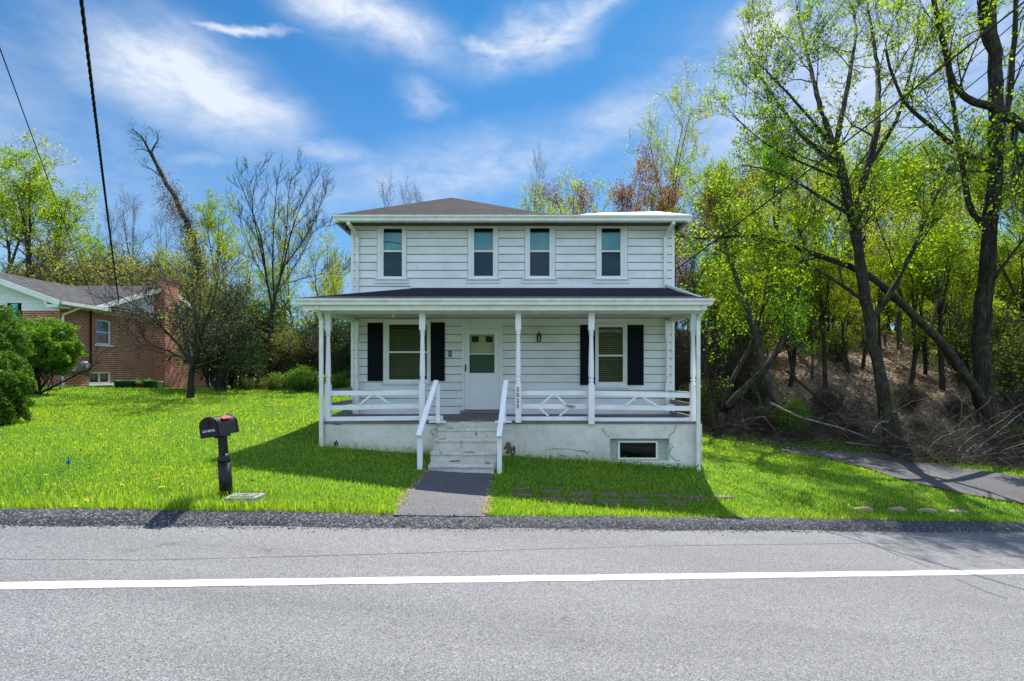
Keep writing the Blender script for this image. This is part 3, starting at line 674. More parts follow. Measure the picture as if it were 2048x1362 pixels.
# hanging bulb socket on porch ceiling and the doorbell
m = MB(); bx = xr(799); m.lathe(bx, 12.4, [(.05, Z(622, 12.4) + .08), (.05, Z(622, 12.4)), (.03, Z(628, 12.4)), (.035, Z(633, 12.4)), (.01, Z(637, 12.4))], 10); m.build('ceiling_lamp', M['trim'], house, True)
m = MB(); m.box(xr(897), xr(903.5), WD - .035, WD - .012, zr(713.5), zr(702)); db = m.build('doorbell', M['black'], house)
m = MB(); m.lathe(0, 0, [(.012, 0), (.012, .004)], 10, Matrix.Translation((xr(900), WD - .036, zr(710))) @ Matrix.Rotation(R(90), 4, 'X')); m.box(xr(899.4), xr(900.8), WD - .038, WD - .035, zr(708), zr(704)); m.build('bell_button', M['trim'], db)

# upper roof
ED = 12.62; ez = Z(432, ED); exl, exr = X(666, ED), X(1383, ED)
apx = Vector((X(903, 16.6), 16.6, Z(395, 16.6)))
m = MB(); rx = .95; ybk = 20.6
A, B, Cc, Dd = (exl, ED, ez + .03), (rx, ED, ez + .03), (rx + .4, ybk, ez + .03), (exl, ybk, ez + .03)
m.cur = 0; m.add([A, B, tuple(apx)], [(0, 1, 2)]); m.add([Cc, Dd, tuple(apx)], [(0, 1, 2)])
m.cur = 1; m.add([B, Cc, tuple(apx)], [(0, 1, 2)]); m.add([Dd, A, tuple(apx)], [(0, 1, 2)])
m.cur = 0; m.add([A, B, (rx, ED, ez - .0), (exl, ED, ez - .0)], [(0, 1, 2, 3)])
roof = m.build('roof', [M['roof'], M['roof_side']], house)
m = MB()
p = [(rx - .35, ED + .02, ez + .045), (exr, ED + .02, ez + .035), (X(1318, 14.2), 14.2, Z(423, 14.2)), (X(1200, 13.9), 13.9, Z(425.5, 13.9)), (.95, 13.5, ez + .24), (exr, 20.6, ez + .03), (rx + .3, 20.6, ez + .03)]
m.add(p, [(0, 1, 2, 3, 4), (1, 5, 2), (2, 5, 6, 3), (3, 6, 4)]); m.build('flat_roof_cover', M['white_roof'], roof)
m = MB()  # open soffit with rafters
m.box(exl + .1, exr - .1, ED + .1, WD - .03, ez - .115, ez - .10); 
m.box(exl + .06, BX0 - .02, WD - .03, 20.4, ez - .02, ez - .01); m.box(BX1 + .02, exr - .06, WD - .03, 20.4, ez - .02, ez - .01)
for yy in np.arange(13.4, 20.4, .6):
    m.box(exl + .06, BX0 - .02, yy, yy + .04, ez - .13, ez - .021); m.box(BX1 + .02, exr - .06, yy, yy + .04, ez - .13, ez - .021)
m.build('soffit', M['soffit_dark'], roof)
def gutter(y, z, x0, x1, name='gutter', h=.125, parent=roof, fascia=True, cut=.12):
    m = MB()   # K profile facing the viewer (smaller y)
    prof = [(y, z), (y + .012, z), (y + .014, z - .03), (y + .05, z - .075), (y + .05, z - h + .01), (y + .115, z - h + .01), (y + .115, z), (y + .125, z), (y + .125, z - h), (y + .04, z - h), (y + .035, z - .075), (y, z - .03)]
    n = len(prof)
    vs = []
    for i, (a, b) in enumerate(prof): vs.append((x0 + (a - y) * .9, a, b))
    for i, (a, b) in enumerate(prof): vs.append((x1 - (a - y) * .9, a, b))
    fs = [tuple(range(n)), tuple(reversed(range(n, 2 * n)))] + [(i, i + n, (i + 1) % n + n, (i + 1) % n) for i in range(n)]
    m.add(vs, fs); return m.build(name, M['gutter'], parent)
gutter(ED - .10, ez + .0, X(664, 12.5), X(1386, 12.5))
m = MB(); m.box(exl + .02, exr - .02, ED + .026, ED + .05, ez - .14, ez + .0); 
m.box(exl, exl + .025, ED + .02, 20.6, ez - .13, ez + .02); m.box(exr - .025, exr, ED + .02, 20.6, ez - .13, ez + .02)
m.build('fascia', M['gutter'], roof)
m = MB(); m.box(BX0, BX1, WD - .02, WD + .01, top - .005, ez - .12); m.build('frieze_board', M['trim'], house)
def downspout(x, y, ztop, zbot, gx, gy, elbow=True, w=.075, d=.055, toe=None, parent=house):
    m = MB()
    m.box(x - w / 2, x + w / 2, y - d / 2, y + d / 2, zbot, ztop - .30)
    for k in (-.3, 0, .3): m.box(x + k * w - .004, x + k * w + .004, y - d / 2 - .003, y - d / 2, zbot, ztop - .32)
    pts = [Vector((gx, gy, ztop)), Vector((gx, gy, ztop - .07)), Vector((gx + (x - gx) * .35, gy + (y - gy) * .4, ztop - .13)), Vector((x, y, ztop - .27)), Vector((x, y, ztop - .33))]
    for a, b in zip(pts[:-1], pts[1:]): m.bar(a - (b - a) * .08, b + (b - a) * .08, w + .004, d + .004, (0, -1, 0) if abs((b - a).normalized().z) > .5 else (0, 0, 1))
    if toe: m.bar((x, y, zbot + .02), toe, w, d)
    for zz in ((ztop + zbot) / 2, ztop - .42): m.box(x - w / 2 - .02, x + w / 2 + .02, y - d / 2 - .006, y + d / 2 + .03, zz, zz + .02)
    return m.build('downspout', M['gutter'], parent)
downspout(xr(716), WD - .05, ez - .11, zr(590), xr(709), ED + .0)
downspout(xr(1329), WD - .05, ez - .11, zr(577), xr(1335), ED + .0)

# porch
PD = 11.1; PF = FZ
m = MB()  # slab front and body, sloping foundation
bw0, bw1, bz0, bz1 = X(1220, PD), X(1338, PD), Z(922, PD), Z(877, PD)
def fb(x0, x1, z0, z1): m.box(x0, x1, PD, PD + .25, z0, z1)
px0, px1 = X(645, PD), X(1404, PD)
fb(px0, bw0, -.6, PF - .05); fb(bw1, px1, -.6, PF - .05); fb(bw0, bw1, -.6, bz0); fb(bw0, bw1, bz1, PF - .05)
m.box(px0, px0 + .25, PD + .25, WD - .02, -.6, PF - .05); m.box(px1 - .25, px1, PD + .25, WD - .02, -.6, PF - .05)
fnd = m.build('porch_foundation', M['stucco'], house)
m = MB(); m.box(px0 + .02, px1 - .02, PD - .02, WD - .002, PF - .049, PF); m.build('porch_floor', M['floor'], house)
# basement window
m = MB(); wx0, wx1, wz0, wz1 = X(1238, PD), X(1318, PD), Z(920, PD), Z(883, PD); y = PD + .12
m.box(wx0, wx1, y - .03, y + .02, wz1 - .035, wz1); m.box(wx0, wx1, y - .03, y + .02, wz0, wz0 + .03); m.box(wx0, wx0 + .035, y - .03, y + .02, wz0 + .03, wz1 - .035); m.box(wx1 - .035, wx1, y - .03, y + .02, wz0 + .03, wz1 - .035)
bwn = m.build('window', M['trim'], fnd)
m = MB(); m.box(wx0 + .035, wx1 - .035, y - .004, y, wz0 + .03, wz1 - .035); m.build('pane', M['glass_screen'], bwn)
m = MB(); m.box(wx0, wx1, y + .10, y + .11, wz0, wz1); m.build('dark_interior', M['dark_room'], bwn)
M['recess'] = conc('green_stained_plaster', (.40, .47, .38), (.33, .38, .30), (.20, .21, .18))
m = MB(); m.box(bw0, wx0, y, y + .03, bz0, bz1); m.box(wx1, bw1, y, y + .03, bz0, bz1); m.box(wx0, wx1, y + .0, y + .03, wz1, bz1); m.box(wx0, wx1, y, y + .03, bz0, wz0); m.build('window_recess', M['recess'], fnd)
m = MB(); m.box(bw0 - .05, bw1 + .1, PD - .03, PD - .001, bz0 - .12, bz0 - .01); m.build('window_ledge', M['stucco'], fnd)
# rubble patch and cracks in the render
rng = random.Random(4)
m = MB(); cx_, cz_ = X(1019, PD), Z(903, PD)
for k in range(16):
    a = rng.uniform(0, 6.28); r = rng.uniform(0, 1); x = cx_ + math.cos(a) * r * .09; z = cz_ + math.sin(a) * r * .17
    m.lathe(0, 0, [(.005, -.03), (.04, -.022), (.055, 0), (.035, .014), (.004, .02)], 7, Matrix.Translation((x, PD - .004, z)) @ Matrix.Rotation(rng.uniform(0, 3), 4, 'Y') @ Matrix.Rotation(R(90), 4, 'X') @ Matrix.Diagonal((rng.uniform(.7, 1.2), rng.uniform(.6, 1.1), 1, 1)))
m.build('exposed_rubble', M['stone'], fnd)
def cracks(name, paths, y, w=.009):
    for ps in paths:
        pts = []; m = MB()
        for (a, b), (c, d) in zip(ps[:-1], ps[1:]):
            k = max(2, int(math.hypot(c - a, d - b) / 3))
            for j in range(k):
                t = j / k; pts.append((a + (c - a) * t + rng.gauss(0, .7), b + (d - b) * t + rng.gauss(0, .7)))
        pts.append(ps[-1])
        for (a, b), (c, d) in zip(pts[:-1], pts[1:]):
            p, q = Vector((X(a, y), 0, Z(b, y))), Vector((X(c, y), 0, Z(d, y))); dd = (q - p)
            if dd.length < 1e-5: continue
            nn = Vector((-dd.z, 0, dd.x)).normalized() * w / 2 * rng.uniform(.4, 1.3)
            m.add([(v.x, y - .003, v.z) for v in (p - nn, q - nn, q + nn, p + nn)], [(0, 1, 2, 3)])
        m.build(name, M['crack'], fnd)
cracks('wall_crack', [[(1351, 850), (1349, 862), (1338, 872), (1336, 884), (1341, 896), (1337, 908), (1346, 918), (1360, 922)], [(1340, 886), (1345, 893), (1340, 905)], [(1204, 857), (1212, 870), (1219, 873)], [(1150, 905), (1160, 900), (1172, 903), (1176, 912)],
    [(878, 862), (868, 858), (860, 863), (866, 871)], [(652, 846), (648, 858), (650, 872)], [(1090, 900), (1130, 897), (1180, 905)], [(700, 905), (735, 899), (760, 908)]], PD, .010)
def patch(name, cells, y, mat, th=.004, par=fnd):
    for (a, b, rx_, ry_) in cells:
        m = MB()
        n = 9; c = [(X(a + math.cos(t * 6.283 / n) * rx_ * rng.uniform(.6, 1.15), y), Z(b + math.sin(t * 6.283 / n) * ry_ * rng.uniform(.6, 1.15), y)) for t in range(n)]
        m.prism(c, 'y', y - th, y + .002); m.build(name, mat, par)
patch('missing_render', [(672, 888, 5, 8), (745, 903, 4, 4), (675, 847, 14, 2.5), (1028, 898, 3, 8)], PD, M['crack'])

# steps
stp = None; m = MB()
ST = [(857, 988, 9.80, 929, 9.85), (861, 992, 10.12, 904, 10.15), (869, 996, 10.42, 877.5, 10.45), (876, 998, 10.72, 856, 10.75)]
for k, (a, b, yf, py, D) in enumerate(ST):
    x0, x1, z = X(a, D), X(b, D), Z(py, D)
    n = 26; rr = [rng.gauss(0, .006) for _ in range(n + 1)]
    for i in range(n):
        u0, u1 = x0 + (x1 - x0) * i / n, x0 + (x1 - x0) * (i + 1) / n; zb = -.3
        def pr(r, q=0): return [(yf + r + .004 * math.sin(i * 1.7), zb), (yf + r, z - .065), (yf - .03 + r, z - .052 + r * .5), (yf - .032 + r, z - .018 + r * .5), (yf + .006 + r, z - .002 + r * .6), (yf + .03, z), (PD + .01, z), (PD + .01, zb)]
        A_, B_ = pr(rr[i]), pr(rr[i + 1]); nn = len(A_)
        m.add([(u0, p, q) for p, q in A_] + [(u1, p, q) for p, q in B_], [(j, j + nn, j + nn + 1, j + 1) for j in range(nn - 1)] + ([tuple(range(nn))] if i == 0 else []) + ([tuple(reversed(range(nn, 2 * nn)))] if i == n - 1 else []))
m.box(X(876, PD), X(1003, PD), PD - .06, PD + .001, PF - .13, PF - .001)
steps = m.build('front_steps', M['steps'], house)
M['spall'] = simple('spalled_grey_concrete', (.26, .25, .22), (.13, .125, .11), 30, .95, .6, 80)
for (a, b, w, py, D) in ((905, 846, 26, 0, 10.7), (950, 845, 30, 0, 10.7), (900, 858, 14, 0, 10.66), (925, 883, 42, 0, 10.38), (885, 879, 20, 0, 10.38), (965, 881, 22, 0, 10.38), (940, 905, 30, 0, 10.08), (880, 907, 18, 0, 10.08), (910, 923, 26, 0, 10.08), (945, 927, 18, 0, 10.08), (975, 927, 16, 0, 9.76), (952, 868, 8, 0, 10.68)):
    yy = {10.7: PD - .06, 10.66: 10.72, 10.68: 10.72, 10.38: 10.42, 10.08: 10.12, 9.76: 9.80}[D]
    n = 10; c = [(X(a + math.cos(t * 6.283 / n) * w / 2 * rng.uniform(.5, 1.1), D), Z(b + math.sin(t * 6.283 / n) * 1.9 * rng.uniform(.4, 1.2), D)) for t in range(n)]
    m = MB(); m.prism(c, 'y', yy - .014, yy + .004); m.build('spalled_spot', M['spall'], steps)

# turned posts
def post(px, py0, py1, D=11.19, w=.115, bot=None, name='porch_post', lean=0):
    m = MB(); x = X(px, D); z0 = Z(py1, D) if bot is None else bot; z1 = Z(py0, D); H = z1 - z0; h = w / 2
    b1 = z0 + H * .34; b2 = z1 - H * .19
    m.box(x - h, x + h, D - h, D + h, z0, b1); m.box(x - h, x + h, D - h, D + h, b2, z1)
    r = h * .98; L = b2 - b1
    prof = [(r * .9, 0), (r, .01), (r, .025), (r * .72, .035), (r * .72, .05), (r * .95, .06), (r * .95, .085), (r * .65, .10), (r * .8, .115), (r * .98, .15), (r * .98, .25), (r * .9, .45), (r * .78, .7), (r * .68, .86), (r * .66, .9), (r * .92, .91), (r * .92, .925), (r * .68, .935), (r * .68, .95), (r * .95, .96), (r * .95, .98), (r * .8, .99), (r * .9, 1)]
    m.lathe(x, D, [(a, b1 + t * L) for a, t in prof], 14)
    o = m.build(name, M['paint'], house); return o
posts = [post(656.5, 618, 845), post(845, 616, 845, 11.12, w=.122), post(1036.5, 616, 844.5, 11.06, w=.118), post(1182.5, 616, 848, 11.06, w=.122), post(1386, 618, 845)]
for pxx in (714, 1334): post(pxx, 642, 828, 12.98, .10, name='porch_pilaster')
# house number on the third post
def text_mesh(s, size, loc, rot, name, mat, parent, extr=.002, bold=0.0, spacing=1.0):
    cu = bpy.data.curves.new(name, 'FONT'); cu.body = s; cu.size = size; cu.extrude = extr; cu.offset = bold; cu.align_x = 'CENTER'; cu.align_y = 'CENTER'; cu.space_character = spacing
    o = bpy.data.objects.new(name, cu); COL.objects.link(o)
    me = bpy.data.meshes.new_from_object(o); bpy.data.objects.remove(o)
    root = parent
    while root.parent is not None: root = root.parent
    MM = Matrix.Translation(Vector(loc) - LOC[root.name]) @ rot; me.transform(MM); me.materials.clear(); me.materials.append(mat)
    q = bpy.data.objects.new(name, me); COL.objects.link(q); q.parent = parent; return q
RX = Matrix.Rotation(R(90), 4, 'X')
for ch, py in zip('2023', (779, 790.5, 801.5, 812.5)):
    text_mesh(ch, .118, (X(1035.5, 11.0), 11.06 - .118 / 2 - .004, Z(py, 11.0)), RX, 'house_digit', M['black'], posts[2], bold=.0022)
# railing boards
def board(a, b, w=.105, th=.03, mat='rail', up=(0, -1, 0), parent=house, name='rail_board'):
    return MBbar(a, b, w, th, mat, name, parent)
def MBbar(a, b, w, th, mat, name, parent):
    m = MB(); a = Vector(a); b = Vector(b); d = (b - a).normalized(); side = Vector((0, -1, 0)) if abs(d.y) < .7 else Vector((1, 0, 0))
    m.bar(a, b, w, th, side); return m.build(name, M[mat], parent)
RDp = 11.19
def rb(x0, y0, x1, y1, D=RDp, w=.10, th=.035, name='rail_board', mat='rail'):
    return MBbar((X(x0, D), D, Z(y0, D)), (X(x1, D), D, Z(y1, D)), w, th, mat, name, house)
rb(661, 786.5, 840, 784.5); rb(661, 815.5, 840, 811.5); rb(655, 838, 886, 835.5, 11.10, .09)
rb(1012, 785.5, 1177, 785.5); rb(1012, 812, 1177, 813); rb(1012, 837, 1177, 837, 11.17, .085)
rb(1188, 786, 1381, 791); rb(1188, 813.5, 1381, 817); rb(1188, 839, 1381, 839.5, 11.17, .085)
for (a, b, c, d) in ((717, 811, 744, 789), (751, 788, 779, 807), (1082, 809, 1104, 790), (1111, 789, 1132, 809), (1079, 816, 1097, 832), (1136, 817, 1119, 832), (1249, 812, 1272, 794), (1284, 793, 1315, 812)):
    rb(a, b, c, d, RDp - .03, .036, .02, 'lattice_slat')
for xx, ys in ((X(656.5, RDp) - .04, ((784, 1), (812, 1), (838, 1))), (X(1386, RDp) + .04, ((812, 1), (838, 1)))):
    for py, _ in ys: MBbar((xx, RDp + .05, Z(py, RDp)), (xx, 12.98, Z(py, RDp) + .0), .10, .03, 'weathered', 'rail_board', house)  # side rails coloured grey to stand for their unlit faces
MBbar((X(1386, RDp) + .03, RDp + .06, Z(789, RDp)), (X(1334, 12.98) + .02, 12.95, Z(784, 12.98)), .09, .03, 'rail', 'rail_board', house)
m = MB(); m.prism([(X(1130, RDp), Z(809, RDp)), (X(1150, RDp), Z(811, RDp)), (X(1149, RDp), Z(814, RDp)), (X(1136, RDp), Z(813.5, RDp))], 'y', RDp - .07, RDp - .02); m.build('broken_splinter', M['weathered'], house)
# stair handrails
for (fx, fy0, bxp, btop, sgn) in ((840, 870, 876, 762, 1), (999, 872, 1008, 762, -1)):
    D0 = 9.88; D1 = 10.98; m = MB(); x0 = X(fx, D0); x1 = X(bxp, D1); zg = g1(x0, D0) - .05
    m.box(x0 - .045, x0 + .045, D0 - .045, D0 + .045, zg, Z(fy0, D0) + .02); hr = m.build('stair_rail', M['rail'], house)
    m = MB(); m.box(x1 - .04, x1 + .04, D1 - .02, D1 + .06, PF - .03, Z(btop + 8, D1)); m.build('rail_post', M['rail'], hr)
    m = MB(); xa = x0 - .01 * sgn; m.bar((x0 - .005, D0 - .13, Z(fy0, D0) - .005), (X(bxp - 3 * sgn, D1) - .01 * sgn, D1 + .05, Z(btop, D1 + .05)), .095, .05, (0, -.5, 1)); m.build('handrail', M['rail'], hr)
    m = MB(); m.bar((x1 - .18, D1 - .02, PF + .012), (x1 + .16, D1 - .02, PF + .012), .12, .035); m.build('foot_plate', M['rail'], hr)

# porch roof
GD = 10.64; gz_ = Z(597.5, GD); gl, gr = X(589, GD), X(1430, GD); wz = Z(575.5, WD)
m = MB(); hx0, hx1 = X(838, WD), X(1335, WD)
sk = .03
A = (gl + .05, GD + .08, gz_ + sk); B = (gr - .05, GD + .08, gz_ + sk); Cw = (hx1, WD - .005, wz); Dw = (hx0, WD - .005, wz)
E = (gl + .05, WD + .6, gz_ + sk); 
m.cur = 0; m.add([A, B, Cw, Dw], [(0, 1, 2, 3)])
m.cur = 1; m.add([A, Dw, (gl + .05, WD - .005, gz_ + sk)], [(0, 1, 2)]); m.add([B, (gr - .05, WD - .005, gz_ + sk), Cw], [(0, 1, 2)])
m.cur = 0; m.box(gl + .05, gr - .05, GD + .085, GD + .10, gz_ - .0, gz_ + sk - .006)
pr = m.build('porch_roof', [M['porch_roof'], M['porch_roof']], house)
gutter(GD - .02, gz_ + .005, gl, gr, 'gutter', .12, pr)
m = MB()
m.box(gl + .12, gr - .12, GD + .108, GD + .135, gz_ - .22, gz_ + .0)
m.box(gl + .03, gl + .055, GD + .12, WD - .01, gz_ - .12, gz_ + .02); m.box(gr - .055, gr - .03, GD + .12, WD - .01, gz_ - .12, gz_ + .02)
m.build('fascia', M['gutter'], pr)
m = MB(); zc = gz_ - .20   # porch beam round the posts and the ceiling
m.box(px0 + .0, px1 - .0, 11.10, 11.26, gz_ - .245, gz_ - .13); bz = gz_ - .245
m.box(px0, px0 + .14, 11.26, WD - .02, bz, gz_ - .13); m.box(px1 - .14, px1, 11.26, WD - .02, bz, gz_ - .13); m.build('porch_beam', M['gutter'], pr)
m = MB()
for k, xx in enumerate(np.arange(gl + .06, gr - .06, .155)):
    x1_ = min(xx + .149, gr - .06); m.box(xx, x1_, GD + .14, WD - .016, gz_ - .128, gz_ - .112)
m.box(gl + .06, gr - .06, GD + .14, WD - .016, gz_ - .111, gz_ - .105)
m.build('porch_ceiling', M['soffit'], pr)
# wall flashing, and downspout lying on the porch roof
m = MB(); m.box(hx0 - .2, BX1, WD - .05, WD - .02, wz - .01, wz + .045); m.build('flashing', M['trim'], pr)
m = MB(); m.bar((xr(1329), WD - .05, zr(577) + .03), (xr(1331), WD - .1, zr(577) - .0), .075, .055); m.bar((xr(1330), WD - .10, wz + .05), (X(1403, 10.9), 10.9, Z(597, 10.9)), .075, .055); m.build('downspout', M['gutter'], pr)
downspout(X(643, 11.03), 11.02, gz_ - .12, g1(X(643, 11), 11) + .02, X(634, 10.75), 10.75)
zb = Z(932, 11.0)
downspout(X(1396, 11.03), 11.02, gz_ - .12, zb, X(1408, 10.75), 10.75, toe=(X(1397, 10.85), 10.82, zb - .08))

# ------------------------------------------------------------------ neighbour brick house
NX = -17.5; bh = thing('brick_house', (NX, 22, 1.2), 'red brick house with grey shingle roof, white gable siding and brick chimney', 'house')
EZ = 4.74; RZ = 6.15; y0, y1 = 22.2, 30.7; yr = 26.4; NB = 17.2
# windows in the gable wall (side facing +x): (yc0,yc1,z0,z1)
def yx(px, x=NX): return x * F / (px - CX)
W1 = (yx(193), yx(222), 0, 0); d = yx(208)
W1 = (yx(193), yx(222), Z(689, d), Z(640, d)); d = yx(200); W2 = (yx(179), yx(222), Z(767, d), Z(744, d))
d = yx(372); W3 = (yx(362), yx(376), Z(767, d), Z(750, d)); W4 = (yx(372), yx(384), Z(708, d), Z(672, d))
m = MB(); holesb = [W1, W2, W3, W4]; base = .7
zs = sorted({base, EZ} | {h[2] for h in holesb} | {h[3] for h in holesb})
for lo, hi in zip(zs[:-1], zs[1:]):
    mid = (lo + hi) / 2; act = sorted((h[0], h[1]) for h in holesb if h[2] < mid < h[3]); a = yx(120)
    for u, v in act + [(y1, None)]:
        m.box(NX - .15, NX, a, u, lo, hi)
        if v: a = v
fy = yx(120)
m.box(-30, NX - .15, fy, fy + .15, base, EZ - .35); m.box(-30, -29.8, fy, y1, base, EZ)
wall = m.build('brick_wall', M['brick'], bh)
siding_wall('gable_siding', lambda a, d, z: (NX + d, a, z), y0, y1, EZ - .28, RZ, [], EZ - .28, 1, False, 7, M['siding'], bh, .13, .02) if False else None
# gable siding courses clipped to the triangle
m = MB(); z = EZ - .30; 
while z < RZ - .05:
    t = max(0, (z + .06 - EZ) / (RZ - EZ)); a = y0 + .05 + (yr - y0) * t; b = y1 - .05 - (y1 - yr) * t
    if b - a > .1:
        z1_ = min(z + .13, RZ)
        m.add([(NX + .03, a, z), (NX + .03, b, z), (NX + .012, b - .0, z1_), (NX + .012, a, z1_), (NX, a, z), (NX, b, z)], [(0, 1, 2, 3), (4, 5, 1, 0)])
    z += .13
# front wing gable
gx_c = -20.7; half = 3.2; sl = .37; fz_ = EZ - .40
z = fz_
while z < 6.2:
    w = half - max(0, (z - EZ + .2)) / sl
    if w > .1: m.add([(gx_c - w, fy - .03, z), (gx_c + w, fy - .03, z), (gx_c + w, fy - .012, z + .14), (gx_c - w, fy - .012, z + .14), (gx_c - w, fy, z), (gx_c + w, fy, z)], [(0, 1, 2, 3), (4, 5, 1, 0)])
    z += .14
m.build('gable_siding', M['siding'], bh)
m = MB(); t = .08; oh = .35
m.cur = 0  # main roof: ridge along x
for (ya, za, yb, zb2) in ((y0 - .5, EZ - .10, yr, RZ + .12), (y1 + .5, EZ - .10, yr, RZ + .12)):
    m.add([(NX + oh, ya, za), (-32, ya, za), (-32, yb, zb2), (NX + oh, yb, zb2)], [(0, 1, 2, 3)])
    m.add([(NX + oh, ya, za - .06), (-32, ya, za - .06), (-32, yb, zb2 - .06), (NX + oh, yb, zb2 - .06)], [(0, 1, 2, 3)])
m.cur = 1  # wing roof: ridge along y
rzw = EZ - .1 + sl * (half + .5)
for s in (-1, 1):
    m.add([(gx_c + s * (half + .5), fy - .6, EZ - .1), (gx_c + s * (half + .5), yr, EZ - .1), (gx_c, yr, rzw), (gx_c, fy - .6, rzw)], [(0, 1, 2, 3)])
    m.add([(gx_c + s * (half + .5), fy - .6, EZ - .16), (gx_c + s * (half + .5), y0 + 1, EZ - .16), (gx_c, y0 + 1, rzw - .06), (gx_c, fy - .6, rzw - .06)], [(0, 1, 2, 3)])
br = m.build('roof', [M['roof_gable'], M['roof_gable_side']], bh)
m = MB()
for (ya, za, yb, zb2) in ((y0 - .5, EZ - .12, yr, RZ + .10), (y1 + .5, EZ - .12, yr, RZ + .10)):
    m.bar((NX + oh + .012, ya, za - .09), (NX + oh + .012, yb, zb2 - .09), .02, .20, (0, 0, 1)); m.bar((NX + oh * .5, ya, za - .09), (NX + oh * .5, yb, zb2 - .09), oh, .02, (0, 0, 1))
m.box(NX + oh - .1, NX + oh + .03, yr - .15, yr + .15, RZ - .15, RZ + .22)
for s in (-1, 1):
    a = Vector((gx_c + s * (half + .5), fy - .612, EZ - .19)); b = Vector((gx_c, fy - .612, rzw - .09)); m.bar(a, b, .2, .02, (0, -1, 0)); 
    m.bar(a + Vector((0, .3, 0)), b + Vector((0, .3, 0)), .02, .58, (0, -1, 0))
m.box(NX - .02, gx_c + half + .42, fy - .6, fy - .02, EZ - .34, EZ - .22)
m.box(NX - .1, NX + .0, fy - .6, fy - .01, EZ - .22, EZ - .1)
m.box(NX - .02, gx_c + half + .48, fy - .02, y0 + .1, EZ - .24, EZ - .20)
m.build('fascia', M['gutter'], br)
m = MB(); gx = gx_c + half + .5; m.box(gx, gx + .11, fy - .55, y0 + .15, EZ - .22, EZ - .10); bg = m.build('gutter', M['gutter'], br)
m = MB(); m.tube([(gx + .03, fy + .35, EZ - .22), (gx - .1, fy + .2, EZ - .35), (NX + .06, fy + .08, EZ - .55), (NX + .06, fy + .06, EZ - .75), (NX + .06, fy + .06, 1.2)], .045, 8)
m.tube([(NX + .06, y1 - .1, EZ - .2), (NX + .06, y1 - .1, 1.0)], .045, 8)
m.build('downspout', M['gutter'], bh)
m = MB(); cy0, cy1 = 25.9, 26.95; m.box(NX + .001, NX + .57, cy0, 27.7, .6, 3.7); m.prism([(cy0, 3.7), (27.7, 3.7), (cy1, 4.3), (cy0, 4.3)], 'x', NX + .001, NX + .57); m.box(NX + .001, NX + .57, cy0, cy1, 4.3, 6.45)
ch = m.build('chimney', M['brick'], bh)
m = MB(); m.box(NX - .04, NX + .61, cy0 - .04, cy1 + .04, 6.45, 6.53); m.box(NX + .15, NX + .4, cy0 + .3, cy0 + .6, 6.53, 6.7); m.build('chimney_cap', M['stone'], ch)
for k, h in enumerate(holesb):
    m = MB(); a, b, lo, hi = h; f = .06
    m.box(NX - .1, NX - .04, a, a + f, lo, hi); m.box(NX - .1, NX - .04, b - f, b, lo, hi); m.box(NX - .1, NX - .04, a + f, b - f, lo, lo + f); m.box(NX - .1, NX - .04, a + f, b - f, hi - f, hi)
    if k in (0, 3): m.box(NX - .1, NX - .05, a + f, b - f, (lo + hi) / 2 - .02, (lo + hi) / 2 + .02)
    else: m.box(NX - .1, NX - .05, (a + b) / 2 - .03, (a + b) / 2 + .03, lo + f, hi - f)
    if k in (0, 1): m.box(NX - .06, NX + .06, a - .08, b + .08, lo - .08, lo - .002)
    w = m.build('window', M['trim'], bh)
    m = MB(); m.box(NX - .09, NX - .085, a + f, b - f, lo + f, hi - f); m.build('pane', M['glass_screen'], w)
m = MB(); m.box(-30, NX - .155, fy + .8, fy + .85, .8, EZ - .4); m.box(NX - 1.2, NX - 1.15, fy + .9, y1, .8, EZ - .3); m.build('interior_wall', M['dark_room'], bh)
m = MB(); wx = X(27, fy); m.box(X(16, fy), X(44, fy), fy - .03, fy - .002, Z(640, fy), Z(606, fy)); w = m.build('window', M['shutter'], bh)
m = MB(); m.box(X(24, fy), X(37, fy), fy - .045, fy - .031, Z(636, fy), Z(608, fy)); m.build('pane', M['blind_teal'], w)
M['meter'] = simple('meter_grey', (.34, .36, .34), (.26, .27, .26), 5, .5)
m = MB(); ym = yx(157); m.box(NX, NX + .18, ym - .12, ym + .14, Z(742, ym), Z(727, ym)); m.box(NX, NX + .13, ym - .5, ym - .2, Z(743, ym), Z(733, ym))
m.lathe(0, 0, [(.15, 0), (.17, .02), (.17, .16), (.14, .2)], 14, Matrix.Translation((NX + .16, ym + .02, Z(731, ym))) @ Matrix.Rotation(R(90), 4, 'Y')); mt = m.build('electric_meter', M['meter'], bh)
m = MB(); yc = yx(178); m.tube([(NX + .08, yc, EZ - .15), (NX + .08, yc, Z(738, yc)), (NX + .08, yc - .1, Z(741, yc)), (NX + .08, ym + .15, Z(741, yc))], .035, 8); m.build('conduit', M['wire'], bh)

